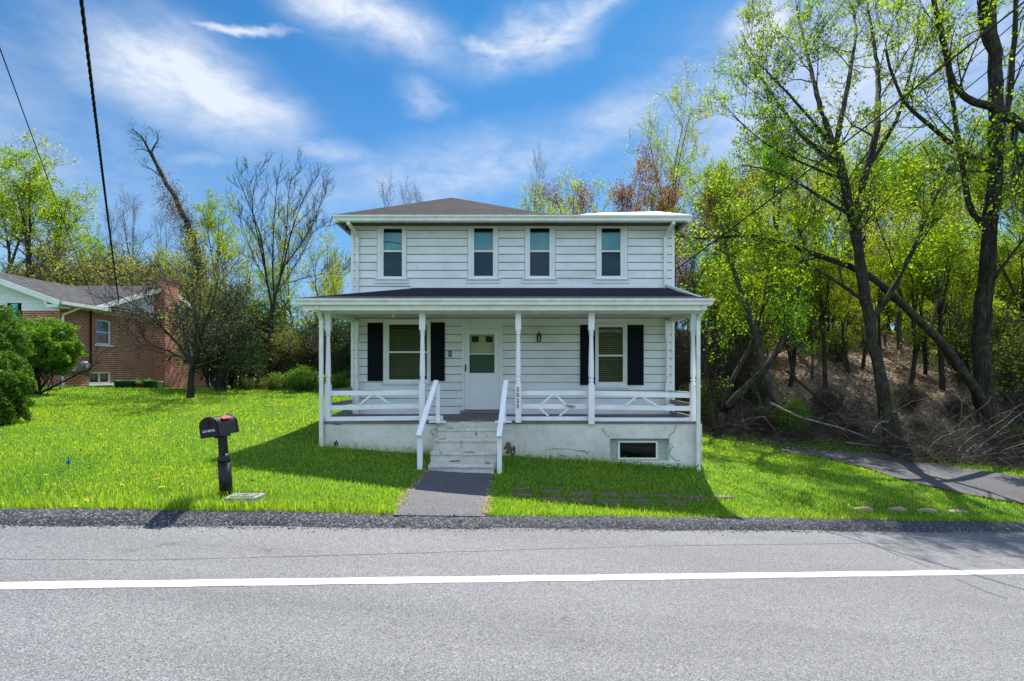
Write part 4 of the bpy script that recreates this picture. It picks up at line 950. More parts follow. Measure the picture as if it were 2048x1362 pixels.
# planters along the brick wall
def tub(px, py, D, w, h, mat, label, cat='planter', taper=.85, plant=False):
    x, z = X(px, D), g1(X(px, D), D); o = thing('planter', (x, D, z), label, cat); m = MB(); b = z + .0
    m.lathe(x, D, [(w / 2 * taper, b), (w / 2, b + h * .9), (w / 2 * 1.06, b + h * .9), (w / 2 * 1.06, b + h), (w / 2 * .95, b + h), (w / 2 * .9, b + h * .8)], 18)
    m.build('tub', mat, o, True)
    m = MB(); rg = random.Random(int(px))
    m.lathe(x, D, [(w / 2 * .9, b + h * .82), (.01, b + h * .84)], 12); m.build('potting_soil', M['ground'], o)
    if plant:
        m = MB()
        for k in range(40):
            a = rg.uniform(0, 6.28); r = rg.uniform(0, w * .35); t = Vector((math.cos(a) * .1, math.sin(a) * .1, rg.uniform(.12, .3)))
            p = Vector((x + math.cos(a) * r, D + math.sin(a) * r, b + h * .8)); s = Vector((-math.sin(a) * .02, math.cos(a) * .02, 0))
            m.add([p - s, p + s, p + t], [(0, 1, 2)])
        m.build('foliage', M['lf_ground'], o)
    return o
M['tub_green'] = simple('green_plastic_tub', (.02, .10, .07), (.015, .07, .05), 4, .5); M['terracotta'] = simple('terracotta', (.36, .11, .07), (.25, .08, .05), 6, .8); M['beige_pot'] = simple('beige_pot', (.50, .48, .38), (.42, .40, .32), 6, .7)
tub(249, 770, 22.6, .75, .34, M['tub_green'], 'wide dark green tub on the grass by the brick wall, left of the pots')
tub(281, 772, 23.0, .5, .26, M['terracotta'], 'reddish terracotta bowl between two green tubs by the brick house', plant=True)
tub(300, 772, 23.2, .55, .36, M['tub_green'], 'dark green tub with sprouting plants beside the chimney base', plant=True)
tub(317, 770, 23.6, .32, .34, M['beige_pot'], 'small beige flower pot beside the chimney base')

# ------------------------------------------------------------------ grass, weeds, dandelions, pavers, mailbox and small things
def inpoly(x, y, poly):
    c = np.zeros(x.shape, bool); n = len(poly)
    for i in range(n):
        x0, y0_ = poly[i]; x1, y1_ = poly[(i + 1) % n]
        c ^= ((y0_ > y) != (y1_ > y)) & (x < (x1 - x0) * (y - y0_) / (y1_ - y0_ + 1e-12) + x0)
    return c
PAV = [(490, 618), (690, 632), (885, 645), (1075, 650), (1265, 660), (1455, 662), (1655, 668), (1850, 672), (485, 660), (700, 685), (890, 690), (1085, 702), (1290, 697), (1530, 708)]
PAV = [(900 + a / 3.413, 800 + b / 3.413) for a, b in PAV] + [(1440 + a / 3.243, 780 + b / 3.243) for a, b in ((915, 770), (1130, 775), (1325, 780), (1530, 790))]
PAVP = [G(a, b) for a, b in PAV]
LID = G(490, 1000)
def grass():
    rng = np.random.default_rng(11)
    def blades(x, y, h, w, lean=.5):
        n = len(x); z = gz(x, y); a = rng.uniform(0, 2 * np.pi, n); l = rng.uniform(.1, lean, n) * h
        bx, by = np.cos(a), np.sin(a); fa = rng.uniform(0, 2 * np.pi, n); wx, wy = np.cos(fa) * w / 2, np.sin(fa) * w / 2
        b0 = np.stack([x - wx, y - wy, z - .01], -1); b1 = np.stack([x + wx, y + wy, z - .01], -1)
        m0 = np.stack([x + bx * l * .35 - wx * .8, y + by * l * .35 - wy * .8, z + h * .6], -1); m1 = np.stack([x + bx * l * .35 + wx * .8, y + by * l * .35 + wy * .8, z + h * .6], -1)
        t = np.stack([x + bx * l, y + by * l, z + h * np.sqrt(np.clip(1 - (l / h) ** 2 * .5, .2, 1))], -1)
        return np.stack([b0, b1, m1, m0, t], 1)
    def keep(x, y, edge=0.0):
        ye = 7.0 + .224 * x
        k = (y > ye + .28 + edge) & (y < wood_y(x) + rng.normal(0, .5, len(x)))
        k &= ~((x > px0 - .02) & (x < px1 + .02) & (y > PD - .01)); k &= ~((x > -1.56 + rng.normal(0, .03, len(x))) & (x < -.36 + rng.normal(0, .025, len(x))) & (y < 11.2))
        k &= ~((x < NX + .1) & (y > fy - .1)); k &= ~inpoly(x, y, DRV)
        for i, p in enumerate(PAVP): k &= ~((np.abs(x - p.x) < .17) & (np.abs(y - p.y) < .075) & (rng.uniform(0, 1, len(x)) < (.8 if i >= 14 else .95)))
        k &= ~((np.abs(x - LID.x) < .28) & (y > LID.y - .36) & (y < LID.y + .2) & (rng.uniform(0, 1, len(x)) < .93))
        return k
    N = 620000; px = rng.uniform(-260, 2310, N); D = 5.4 * (26 / 5.4) ** rng.uniform(0, 1, N); x = (px - CX) / F * D; y = D
    k = keep(x, y); x, y = x[k], y[k]; n = len(x)
    pat = .5 + .5 * np.sin(x * 1.3 + 2 * np.sin(y * .9)) * np.sin(y * 1.7 + 1.5 * np.sin(x * .7))
    ye = 7.0 + .224 * x; de = y - ye
    h = rng.uniform(.022, .050, n) * (1 + .5 * pat) * (1 + .9 * np.exp(-((de - .35) / .3) ** 2) * rng.uniform(.3, 1.2, n))
    nearf = np.exp(-np.clip(PD - y, 0, 9) / .25) * ((x > px0) & (x < px1)); h *= 1 + 1.2 * nearf * rng.uniform(0, 1, n)
    nearm = np.exp(-(((x + 3.6) / .8) ** 2 + ((y - 6.75) / .45) ** 2)); h *= 1 + 1.2 * nearm
    w = .0042 * (y / 7) ** .9 * rng.uniform(.7, 1.5, n) * (1 + .3 * (y > 12))
    V = [blades(x, y, h, w, .8)]
    # long wispy blades at the verge, foundation and mailbox
    for (cx, cy, sx, sy, cnt, hh) in ((-3.6, 6.55, .75, .16, 1500, .20), (-5.0, 6.1, 1.5, .18, 900, .15), (-2.2, 7.0, .9, .16, 700, .13), (2.2, 8.0, 2.2, .15, 700, .12), (-2.7, 10.95, 1.2, .10, 450, .24), (1.2, 10.95, .9, .10, 260, .26),
                                      (3.0, 10.9, 1.0, .1, 160, .2), (-3.65, 6.95, .18, .12, 260, .2), (6, 8.8, 2.0, .3, 500, .12), (-.2, 10.0, .06, .4, 60, .2), (-1.62, 10.0, .08, .5, 60, .2)):
        xx = rng.normal(cx, sx, cnt); yy = rng.normal(cy, sy, cnt)
        if cy < 9: yy = yy + .224 * (xx - cx)
        k = keep(xx, yy); xx, yy = xx[k], yy[k]; V.append(blades(xx, yy, rng.uniform(.5, 1.2, len(xx)) * hh, rng.uniform(.004, .008, len(xx)), 1.1))
    V = np.concatenate(V); n = len(V); base = np.arange(n)[:, None] * 5
    idx = (base + np.array([0, 1, 2, 3, 3, 2, 4])[None]).ravel(); fn = np.tile([4, 3], n)
    me = np_mesh('grass', V.reshape(-1, 3), fn, idx, M['grass'])
    tag(link('grass', me), 'short bright green lawn grass with longer blades along the kerb', 'grass', kind='stuff')
    # clover and broad leaved weeds
    cs = [(3.0, 10.75, 1.0, .12, 500), (1.2, 10.6, 1.4, .25, 350), (-7.0, 6.6, .45, .3, 420), (-2.5, 10.6, 1.2, .2, 250), (-3.4, 6.7, .6, .2, 160), (-9, 18, 5, 1.2, 1500), (-13.5, 19.5, 2.5, .6, 1500), (4.3, 9.0, 2.2, .6, 500), (-5.5, 8.3, 2, .8, 500), (7, 16.3, 1.5, .5, 900), (11, 15.2, 2, .4, 900), (14, 13.0, 2, .5, 700)]
    X_, Y_ = [], []
    for cx, cy, sx, sy, c in cs: X_.append(rng.normal(cx, sx, c)); Y_.append(rng.normal(cy, sy, c))
    x = np.concatenate(X_); y = np.concatenate(Y_); k = (y > 7.35 + .224 * x) & ~((x > px0) & (x < px1) & (y > PD - .03)) & ~((x > -1.55) & (x < -.37)) & ~((x < NX + .1) & (y > fy - .1)) & ~inpoly(x, y, DRV)
    x, y = x[k], y[k]; c = np.stack([x, y, gz(x, y) + rng.uniform(.03, .13, len(x))], -1)
    me = leaf_mesh('weeds', c, rng.uniform(.010, .022, len(x)) * (1 + .04 * y), M['lf_ground'], rng, flat=.55)
    tag(link('weeds', me), 'broad leaved weeds and clover mixed into the lawn', 'weeds', kind='stuff')
def leaf_mesh(name, c, s, mat, rng, flat=0.0, aspect=.62):
    n = len(c); u = rng.normal(size=(n, 3)); u[:, 2] *= (1 - flat); u /= np.linalg.norm(u, axis=1)[:, None] + 1e-9
    q = rng.normal(size=(n, 3)); q[:, 2] *= (1 - flat); v = np.cross(u, q); 
    if flat: v = q - u * (q * u).sum(1)[:, None]
    v /= np.linalg.norm(v, axis=1)[:, None] + 1e-9
    s = np.asarray(s)[:, None] if np.ndim(s) else np.full((n, 1), s)
    V = np.stack([c - u * s, c + v * s * aspect - u * s * .15, c + u * s, c - v * s * aspect - u * s * .15], 1).reshape(-1, 3)
    return np_mesh(name, V, np.full(n, 4), np.arange(4 * n), mat)
grass()

M['dandelion'] = simple('dandelion_yellow', (.80, .62, .02), (.70, .50, .01), 40, .7)
M['stem'] = simple('flower_stem', (.12, .25, .03), (.16, .28, .05), 20, .6)
DAN = [(530, 505), (900, 490), (1015, 440), (980, 145), (975, 260), (1495, 275), (445, 668), (495, 775), (735, 825), (430, 855), (80, 865), (755, 990), (820, 925), (1140, 675), (1225, 550), (1285, 655), (1480, 625), (1505, 665), (1510, 703), (1535, 698), (1555, 597), (1750, 572), (1700, 605), (1790, 690), (1765, 765), (1580, 790), (1545, 805), (1185, 765), (1165, 632), (270, 62), (360, 48), (1475, 577), (1620, 125), (740, 15), (770, 50), (600, 300)]
def dandelions():
    rg = random.Random(3); proto = None
    for i, (a, b) in enumerate(DAN):
        p = G(a / 4.865, 820 + b / 4.865 + 3)
        if proto is None:
            o = thing('dandelion', p, 'yellow dandelion in the lawn left of the mailbox', 'dandelion', 'dandelions in the lawn left of the mailbox'); proto = o
            m = MB(); m.tube([p, p + Vector((.004, 0, .05)), p + Vector((0, 0, .085))], .0025, 5); m.build('stem', M['stem'], o)
            m = MB(); n = 14
            for ring, (r, z0_, z1_) in enumerate(((.024, .083, .090), (.018, .086, .099), (.010, .088, .104))):
                for k in range(n):
                    t = 6.283 * k / n + ring * .2; d = 6.283 / n * .45
                    m.add([p + Vector((0, 0, z0_)), p + Vector((math.cos(t - d) * r, math.sin(t - d) * r, z1_ - .003)), p + Vector((math.cos(t) * r * 1.15, math.sin(t) * r * 1.15, z1_)), p + Vector((math.cos(t + d) * r, math.sin(t + d) * r, z1_ - .003))], [(0, 1, 2, 3)])
            m.build('flower_head', M['dandelion'], o); parts = [c for c in bpy.data.objects if c.parent == o]
        else:
            o = proto.copy(); COL.objects.link(o); o.location = p
            for c in parts: d = c.copy(); d.parent = o; COL.objects.link(d)
        o.rotation_euler = (rg.gauss(0, .2), rg.gauss(0, .2), rg.uniform(0, 6)); o.scale = [rg.uniform(.6, .95)] * 3
dandelions()

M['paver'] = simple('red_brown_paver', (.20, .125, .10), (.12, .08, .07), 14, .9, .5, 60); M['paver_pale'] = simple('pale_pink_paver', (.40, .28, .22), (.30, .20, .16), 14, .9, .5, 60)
def pavers():
    rg = random.Random(7)
    for i, p in enumerate(PAVP):
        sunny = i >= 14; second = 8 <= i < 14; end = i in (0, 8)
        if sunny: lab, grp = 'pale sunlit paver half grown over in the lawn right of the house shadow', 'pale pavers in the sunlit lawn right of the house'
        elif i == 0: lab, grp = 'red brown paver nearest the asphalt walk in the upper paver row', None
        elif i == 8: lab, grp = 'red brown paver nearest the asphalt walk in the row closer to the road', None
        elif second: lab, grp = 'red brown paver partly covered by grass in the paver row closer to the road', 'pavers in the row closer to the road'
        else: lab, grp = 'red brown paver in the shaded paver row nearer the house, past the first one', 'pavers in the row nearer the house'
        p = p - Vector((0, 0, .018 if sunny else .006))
        m = MB(); w, d = rg.uniform(.17, .2), rg.uniform(.07, .085); n = 10; pts = []
        for sx, sy, ex, ey in ((-1, -1, 1, -1), (1, -1, 1, 1), (1, 1, -1, 1), (-1, 1, -1, -1)):
            for t in (0.05, .5, .95): pts.append((p.x + w * (sx + (ex - sx) * t) * rg.uniform(.97, 1.03), p.y + d * (sy + (ey - sy) * t) * rg.uniform(.94, 1.06) + .03 * (sx + (ex - sx) * t) * .3))
        a = MB(); a.prism(pts, 'z', p.z - .03, p.z + .028)
        top = [(p.x + (q[0] - p.x) * .93, p.y + (q[1] - p.y) * .9) for q in pts]; a.prism(top, 'z', p.z + .0281, p.z + .034)
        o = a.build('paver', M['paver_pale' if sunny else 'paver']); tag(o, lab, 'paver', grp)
pavers()

# concrete meter lid by the mailbox
o = thing('meter_lid', LID, 'weathered square concrete lid in the grass at the foot of the mailbox', 'utility lid'); z = LID.z + .055
m = MB(); m.box(LID.x - .21, LID.x + .21, LID.y - .15, LID.y + .15, z - .1, z); m.build('concrete_collar', M['lid'], o)
m = MB(); m.box(LID.x - .15, LID.x + .15, LID.y - .10, LID.y + .10, z + .001, z + .010); m.box(LID.x - .03, LID.x + .03, LID.y - .012, LID.y + .012, z + .012, z + .02); m.build('cover_plate', M['floor'], o)

# mailbox
M['mail_black'] = simple('black_mailbox_plastic', (.004, .004, .005), (.010, .010, .012), 90, .4, .25, 240, .35)
M['flag_red'] = simple('red_flag', (.62, .03, .035), (.52, .03, .03), 20, .4); M['white_letter'] = simple('white_lettering', (.75, .75, .75), (.7, .7, .7), 10, .6)
MB0 = G(453, 988); mbx = thing('mailbox', MB0, 'black kerbside mailbox with red flag on a leaning fluted post', 'mailbox')
bz0 = MB0.z - .05; Tilt = Matrix.Translation(MB0) @ Matrix.Rotation(R(-5.2), 4, 'Y') @ Matrix.Rotation(R(-2), 4, 'X')
H = 1.04
def fluted(m, r, z0, z1, n=12):
    sides = []
    for k in range(n * 4):
        a = 6.2832 * k / (n * 4); rr = r * (1 - .10 * (k % 4 in (1, 2)))
        c, s_ = math.cos(a), math.sin(a); q = max(abs(c), abs(s_)); rr = rr * (1 / q) ** .55
        sides.append((c * rr, s_ * rr))
    L = len(sides); b = [Tilt @ Vector((x, y, z0)) for x, y in sides]; t = [Tilt @ Vector((x * .97, y * .97, z1)) for x, y in sides]
    m.add(b + t, [(i, (i + 1) % L, (i + 1) % L + L, i + L) for i in range(L)] + [tuple(range(L, 2 * L)), tuple(reversed(range(L)))])
m = MB(); fluted(m, .050, .50, .80, 8); m.build('post', M['mail_black'], mbx)
m = MB(); fluted(m, .070, -.1, .44, 8)
m.lathe(0, 0, [(.076, .43), (.084, .445), (.084, .465), (.075, .475), (.078, .49), (.066, .515), (.054, .53), (.048, .54)], 20, Tilt); m.build('post_sleeve', M['mail_black'], mbx, True)
BM = Matrix.Translation(Tilt @ Vector((-.0, 0, .79))) @ Matrix.Rotation(R(-9), 4, 'Y') @ Matrix.Rotation(R(3), 4, 'Z')
bw, blen, bh0 = .115, .5, .15
def arch(w, h, n=14): return [(-w, 0)] + [(-w * math.cos(math.pi * k / n), h + w * .95 * math.sin(math.pi * k / n)) for k in range(n + 1)] + [(w, 0)]
def archbody(m, w, h, ya, yb, z=0):
    A_ = arch(w, h); L = len(A_); v = [BM @ Vector((x, y, q + z)) for y in (ya, yb) for x, q in A_]
    m.add(v, [(i, (i + 1) % L, (i + 1) % L + L, i + L) for i in range(L)] + [tuple(range(L)), tuple(reversed(range(L, 2 * L)))])
m = MB(); archbody(m, bw, bh0, -.30, .22); archbody(m, bw + .006, bh0, .19, .232); archbody(m, bw + .006, bh0, -.31, -.262)
for s in (-1, 1): 
    for zz in (.03, .12): m.box(min(s * bw, s * (bw + .004)), max(s * bw, s * (bw + .004)), -.24, .17, zz, zz + .006, BM)
m.box(-.06, .06, -.1, .1, -.03, -.001, BM); m.build('box', M['mail_black'], mbx)
m = MB(); archbody(m, bw - .006, bh0 - .004, -.322, -.311, .004); dr = m.build('door', M['mail_black'], mbx)
m = MB(); m.box(-.018, .018, -.35, -.322, .19, .215, BM); m.lathe(0, 0, [(.02, 0), (.024, .01), (.012, .02)], 10, BM @ Matrix.Translation((0, -.322, .155)) @ Matrix.Rotation(R(90), 4, 'X')); m.build('handle', M['mail_black'], dr)
m = MB()
FMx = BM @ Matrix.Translation((bw * .80 + .012, -.06, .222)) @ Matrix.Rotation(R(40), 4, 'Y').inverted() 
pl = [(-.11, -.022), (.10, -.022), (.10, .012), (.06, .018), (.045, .038), (.0, .044), (-.03, .022), (-.11, .012)]
v = [FMx @ Vector((t, a, b)) for t in (.002, .012) for a, b in pl]; n = len(pl)
m.add(v, [tuple(range(n)), tuple(reversed(range(n, 2 * n)))] + [(i, (i + 1) % n, (i + 1) % n + n, i + n) for i in range(n)]); m.build('flag', M['flag_red'], mbx)
t = text_mesh('US MAIL', .043, (0, 0, 0), Matrix.Identity(4), 'lettering', M['white_letter'], dr, .0006, .0004, 1.05)
t.data.transform(Matrix.Translation(-(Vector((0, 0, 0)) - LOC[mbx.name]))); t.data.transform(BM @ Matrix.Translation((0, -.3235, .085)) @ Matrix.Rotation(R(90), 4, 'X')); t.data.transform(Matrix.Translation(-LOC[mbx.name]))

# blue marker flag
p = G(137, 942); o = thing('marker_flag', p, 'small blue utility marker flag on a thin wire in the left lawn', 'marker flag')
m = MB(); m.tube([p - Vector((0, 0, .03)), p + Vector((.005, 0, .10)), p + Vector((-.002, 0, .20))], .0022, 6); m.build('wire', M['wire'], o)
M['flag_blue'] = simple('blue_plastic_flag', (.01, .22, .62), (.01, .17, .52), 15, .4)
m = MB(); q = p + Vector((-.002, 0, .20)); nn = 6; vs = []
for i in range(nn):
    t = i / (nn - 1); wv = .012 * math.sin(t * 5); vs += [q + Vector((.03 * t - .0 - .05 * (1 - t) * .2, wv - .01, -.0 - .035 * t)), q + Vector((-.045 + .07 * t, wv + .01, -.12 + .025 * t))]
m.add(vs, [(2 * i, 2 * i + 1, 2 * i + 3, 2 * i + 2) for i in range(nn - 1)]); m.add([v + Vector((0, .002, 0)) for v in vs], [(2 * i, 2 * i + 1, 2 * i + 3, 2 * i + 2) for i in range(nn - 1)])
fl = m.build('flag', M['flag_blue'], o)
m = MB(); m.add([q + Vector((-.008, -.02, -.03)), q + Vector((.004, -.02, -.03)), q + Vector((.008, -.02, -.062)), q + Vector((-.004, -.02, -.062))], [(0, 1, 2, 3)]); m.build('printed_mark', M['white_letter'], fl)

# overhead cables
def cable(name, a, b, r, sag, label, n=40, twist=False, via=None):
    a, b = Vector(a), Vector(b); m = MB(); pts = []
    n = n * (6 if twist else 1)
    for i in range(n + 1):
        t = i / n; p = a.lerp(b, t); p.z -= sag * 4 * t * (1 - t); pts.append(p)
    if twist:
        d = (b - a).normalized(); u = d.orthogonal().normalized(); w = d.cross(u); L = (b - a).length
        for s in range(3):
            m.tube([p + (u * math.cos(i / n * L / .30 * 6.283 * .5 + s * 2.094) + w * math.sin(i / n * L / .30 * 6.283 * .5 + s * 2.094)) * r for i, p in enumerate(pts)], r * .95, 5)
    else: m.tube(pts, r, 6)
    return tag(m.build(name, M['wire']), label, 'cable')
def ext(a, b, k): return Vector(a) + (Vector(a) - Vector(b)) * k
a, b = P(163, -10, 7.0), Vector((NX + .02, 23.6, 5.0)); cable('power_cable', ext(a, b, .25), b, .014, .15, 'thick twisted service cable dropping to the brick house roof', twist=True)
a, b = P(-6, 70, 7.0), P(190, 607, 22.4); cable('power_cable', ext(a, b, .3), b, .008, .1, 'thin black cable at the far left running down to the brick house')
hb = Vector((BX1 + .05, 14.6, 4.45))
a = P(2060, -10, 9); cable('power_cable', ext(a, hb, .12), hb, .017, .1, 'thickest cable of the right hand wires, ending at the side of the white house')
a = P(2060, 12, 10); e = P(1420, 545, 30); cable('power_cable', ext(a, e, .12), e, .011, .2, 'thin cable just below the thick one at the top right')
a = P(2060, 64, 10); e = P(1450, 560, 32); cable('power_cable', ext(a, e, .12), e, .011, .2, 'third cable down at the right edge, crossing the tall trunk')
a = P(2060, 112, 10); e = P(1480, 545, 34); cable('power_cable', ext(a, e, .12), e, .011, .2, 'lowest cable at the right edge crossing in front of the trees')

# ------------------------------------------------------------------ trees
class Tree:
    """grows limbs into polylines; builds wood and leaf meshes"""
    def __init__(s, seed): s.r = random.Random(seed); s.nr = np.random.default_rng(seed); s.br = []; s.anchor = []
    def path(s, p, d, L, n, wig, trop):
        pts = [p.copy()]; d = d.normalized(); st = L / n
        for i in range(n):
            d = (d + Vector((s.r.gauss(0, wig), s.r.gauss(0, wig), s.r.gauss(0, wig) + trop))).normalized(); pts.append(pts[-1] + d * st)
        return pts
    def limb(s, pts, r0, r1, lvl): 
        m = len(pts); rr = [r0 + (r1 - r0) * (i / (m - 1)) ** .9 for i in range(m)]; s.br.append((pts, rr, lvl)); return rr
    def kids(s, pts, rr, lvl, c):
        """spawn children along a limb; c = config list per level"""
        if lvl >= len(c['n']):
            return
        n = c['n'][lvl]; L0 = sum((b - a).length for a, b in zip(pts[:-1], pts[1:]))
        n = max(1, int(n * s.r.uniform(.8, 1.2)))
        t0 = c['t0'][lvl]; m = len(pts) - 1
        for k in range(n):
            t = t0 + (1 - t0) * (k + s.r.random()) / n; f = min(t, .999) * m; i = int(f); p = pts[i].lerp(pts[i + 1], f - i); ax = (pts[i + 1] - pts[i]).normalized()
            r = (rr[i] + (rr[i + 1] - rr[i]) * (f - i)) * c['rr'][lvl]
            u = ax.orthogonal().normalized(); u.rotate(Matrix.Rotation(s.r.uniform(0, 6.283), 3, ax)); ang = R(s.r.gauss(c['ang'][lvl], 12))
            d = ax * math.cos(ang) + u * math.sin(ang) + Vector((0, 0, c.get('up', .15)))
            L = c['len'][lvl] * s.r.uniform(.55, 1.2) * (1 - c.get('taper', .45) * t)
            q = s.path(p, d, L, c['seg'][lvl], c['wig'], c['trop']); r = max(r, .0062); q_r = s.limb(q, r, max(.0042, r * .35), lvl + 1)
            if lvl + 1 >= len(c['n']) : s.anchor += q[1:]
            else:
                if lvl + 2 >= len(c['n']): s.anchor += q[-2:]
                s.kids(q, q_r, lvl + 1, c)
    def wood(s, name, mat, minr=0.0):
        V = []; I = []; b = 0; groups = {}
        for pts, rr, lvl in s.br: groups.setdefault((len(pts), 9 if rr[0] > .12 else 6 if rr[0] > .04 else 4 if rr[0] > .014 else 3), []).append((pts, rr))
        for (m, n), L in groups.items():
            P_ = np.array([[tuple(p) for p in q[0]] for q in L]); Rr = np.array([q[1] for q in L]); k = len(L)
            Tn = np.gradient(P_, axis=1); Tn /= np.linalg.norm(Tn, axis=2, keepdims=True) + 1e-9
            ref = np.where(np.abs(Tn[..., 2:3]) > .9, np.array([1., 0, 0]), np.array([0, 0, 1.])); U = np.cross(Tn, ref); U /= np.linalg.norm(U, axis=2, keepdims=True) + 1e-9
            W_ = np.cross(Tn, U); a = np.arange(n) / n * 2 * np.pi
            rad = Rr[..., None, None]
            if n == 9: rad = rad * (1 + .10 * s.nr.normal(size=(k, m, n, 1)).clip(-1, 1))
            ring = P_[:, :, None] + (U[:, :, None] * np.cos(a)[None, None, :, None] + W_[:, :, None] * np.sin(a)[None, None, :, None]) * rad
            V.append(ring.reshape(-1, 3)); base = b + np.arange(k)[:, None, None] * m * n
            i = np.arange(m - 1)[None, :, None] * n; j = np.arange(n)[None, None, :]; j2 = (j + 1) % n
            I.append(np.stack([base + i + j, base + i + j2, base + i + j2 + n, base + i + j + n], -1).reshape(-1, 4)); b += k * m * n
        V = np.concatenate(V); I = np.concatenate(I); return np_mesh(name, V, np.full(len(I), 4), I, mat, True)
    def leaves(s, name, mat, count, size, spread, clump=1.0, keepf=None, flat=.0):
        A_ = np.array([tuple(p) for p in s.anchor]); 
        if keepf is not None: A_ = A_[keepf(A_)]
        # drop whole sprays so the crown keeps gaps
        wgt = s.nr.uniform(0, 1, len(A_)) ** clump; wgt /= wgt.sum()
        k = s.nr.choice(len(A_), count, p=wgt); c = A_[k] + s.nr.normal(0, spread, (count, 3))
        return leaf_mesh(name, c, s.nr.uniform(.6, 1.3, count) * size, mat, s.nr, flat)

def make_tree(name, loc, T_, barkm, leafm, label, cat='tree', group=None, nleaf=0, lsize=.05, spread=.15, clump=1.0, extra=None, flat=0.0):
    o = thing(name, loc, label, cat, group); L = Vector(loc)
    T_.br = [([p - L for p in pts], rr, lv) for pts, rr, lv in T_.br]; T_.anchor = [p - L for p in T_.anchor]
    link('trunk', T_.wood('trunk', M[barkm]), o)
    if nleaf: link('crown', T_.leaves('crown', M[leafm], nleaf, lsize, spread, clump, flat=flat), o)
    return o
def limb_px(T_, pts, D, r0, r1, cfg, lvl=0, grow=True):
    """pts: (px,py,dD) traced, refined into a wobbly path"""
    q = [P(a, b, D + (c[0] if c else 0)) for a, b, *c in pts]; out = []
    for i in range(len(q) - 1):
        L = (q[i + 1] - q[i]).length; k = max(2, int(L / .45))
        for j in range(k): out.append(q[i].lerp(q[i + 1], j / k))
    out.append(q[-1])
    if len(out) > 4:     # smooth corners, then roughen
        for _ in range(2): out = [out[0]] + [(out[i - 1] + out[i] * 2 + out[i + 1]) / 4 for i in range(1, len(out) - 1)] + [out[-1]]
    sc = .3 * (r0 + r1) * .5
    out = [out[0]] + [p + Vector([T_.r.gauss(0, sc * .5) for _ in range(3)]) for p in out[1:]]
    rr = T_.limb(out, r0, r1, lvl)
    if grow and cfg: T_.kids(out, rr, lvl, cfg)
    return out, rr

CFG_BIG = dict(n=[12, 6, 5], t0=[.25, .2, .2], ang=[48, 45, 45], len=[2.6, 1.2, .6], rr=[.33, .5, .6], seg=[6, 4, 3], wig=.13, trop=.05, up=.25)
CFG_SM = dict(n=[7, 5, 4], t0=[.2, .15, .2], ang=[45, 45, 42], len=[1.7, .9, .5], rr=[.5, .55, .6], seg=[5, 4, 3], wig=.14, trop=.05, up=.2)

# T1 big maple with forked trunk, beside the driveway
def base_pt(px, py): return G(px, py)
b = G(1788, 905); D1 = b.y; T1 = Tree(101)
pts, rr = limb_px(T1, [(1788, 915), (1778, 860), (1766, 800), (1752, 720), (1738, 640), (1728, 585)], D1, .195, .125, None)
T1.limb([b + Vector((.0, 0, -.2)), b + Vector((-.02, 0, .15)), b + Vector((-.06, 0, .6)), b + Vector((-.12, 0, 1.1))], .36, .19, 0)
for a in range(5):
    ang = a * 1.26 + .4; T1.limb([b + Vector((math.cos(ang) * .7, math.sin(ang) * .7, -.12)), b + Vector((math.cos(ang) * .4, math.sin(ang) * .4, .03)), b + Vector((math.cos(ang) * .15, math.sin(ang) * .15, .35))], .06, .12, 0)
for ps, r0, r1 in (([(1728, 590), (1716, 500), (1700, 420), (1688, 340), (1668, 290)], .125, .085), ([(1668, 295, 0), (1640, 215, .5), (1615, 110, 3.4), (1592, 10, 6)], .085, .03), ([(1670, 295, 0), (1692, 190, .9), (1714, 60, 4), (1700, 5, 6)], .08, .03),
                   ([(1672, 330, 0), (1600, 270, .8), (1545, 190, 3.4), (1490, 100, 6)], .07, .02), ([(1732, 600, 0), (1716, 480, .3), (1708, 400, .5), (1738, 335, .8), (1756, 250, 1.4), (1756, 140, 4), (1735, 5, 6.5)], .13, .035),
                   ([(1750, 632, 0), (1800, 560, -.5), (1848, 450, -1), (1900, 330, -1.3)], .085, .02), ([(1725, 600, 0), (1665, 555, .2), (1600, 520, .4)], .06, .02), ([(1700, 430, 0), (1640, 395, .6), (1560, 340, 1.2), (1480, 330, 1.8)], .06, .015),
                   ([(1738, 335, .8), (1800, 230, .5), (1830, 100, 3), (1850, 20, 5)], .06, .02), ([(1690, 360, 0), (1610, 330, 1), (1530, 290, 2), (1465, 230, 2.5)], .05, .015), ([(1668, 295, 0), (1580, 190, 1.6), (1510, 120, 4.6), (1480, 60, 6.5)], .05, .012)):
    limb_px(T1, ps, D1, r0, r1, CFG_BIG)
make_tree('maple_tree', b, T1, 'bark', 'lf_spring', 'tall forked tree with fresh yellow green leaves and mossy flared base beside the driveway', nleaf=18000, lsize=.046, spread=.08, clump=2.8)

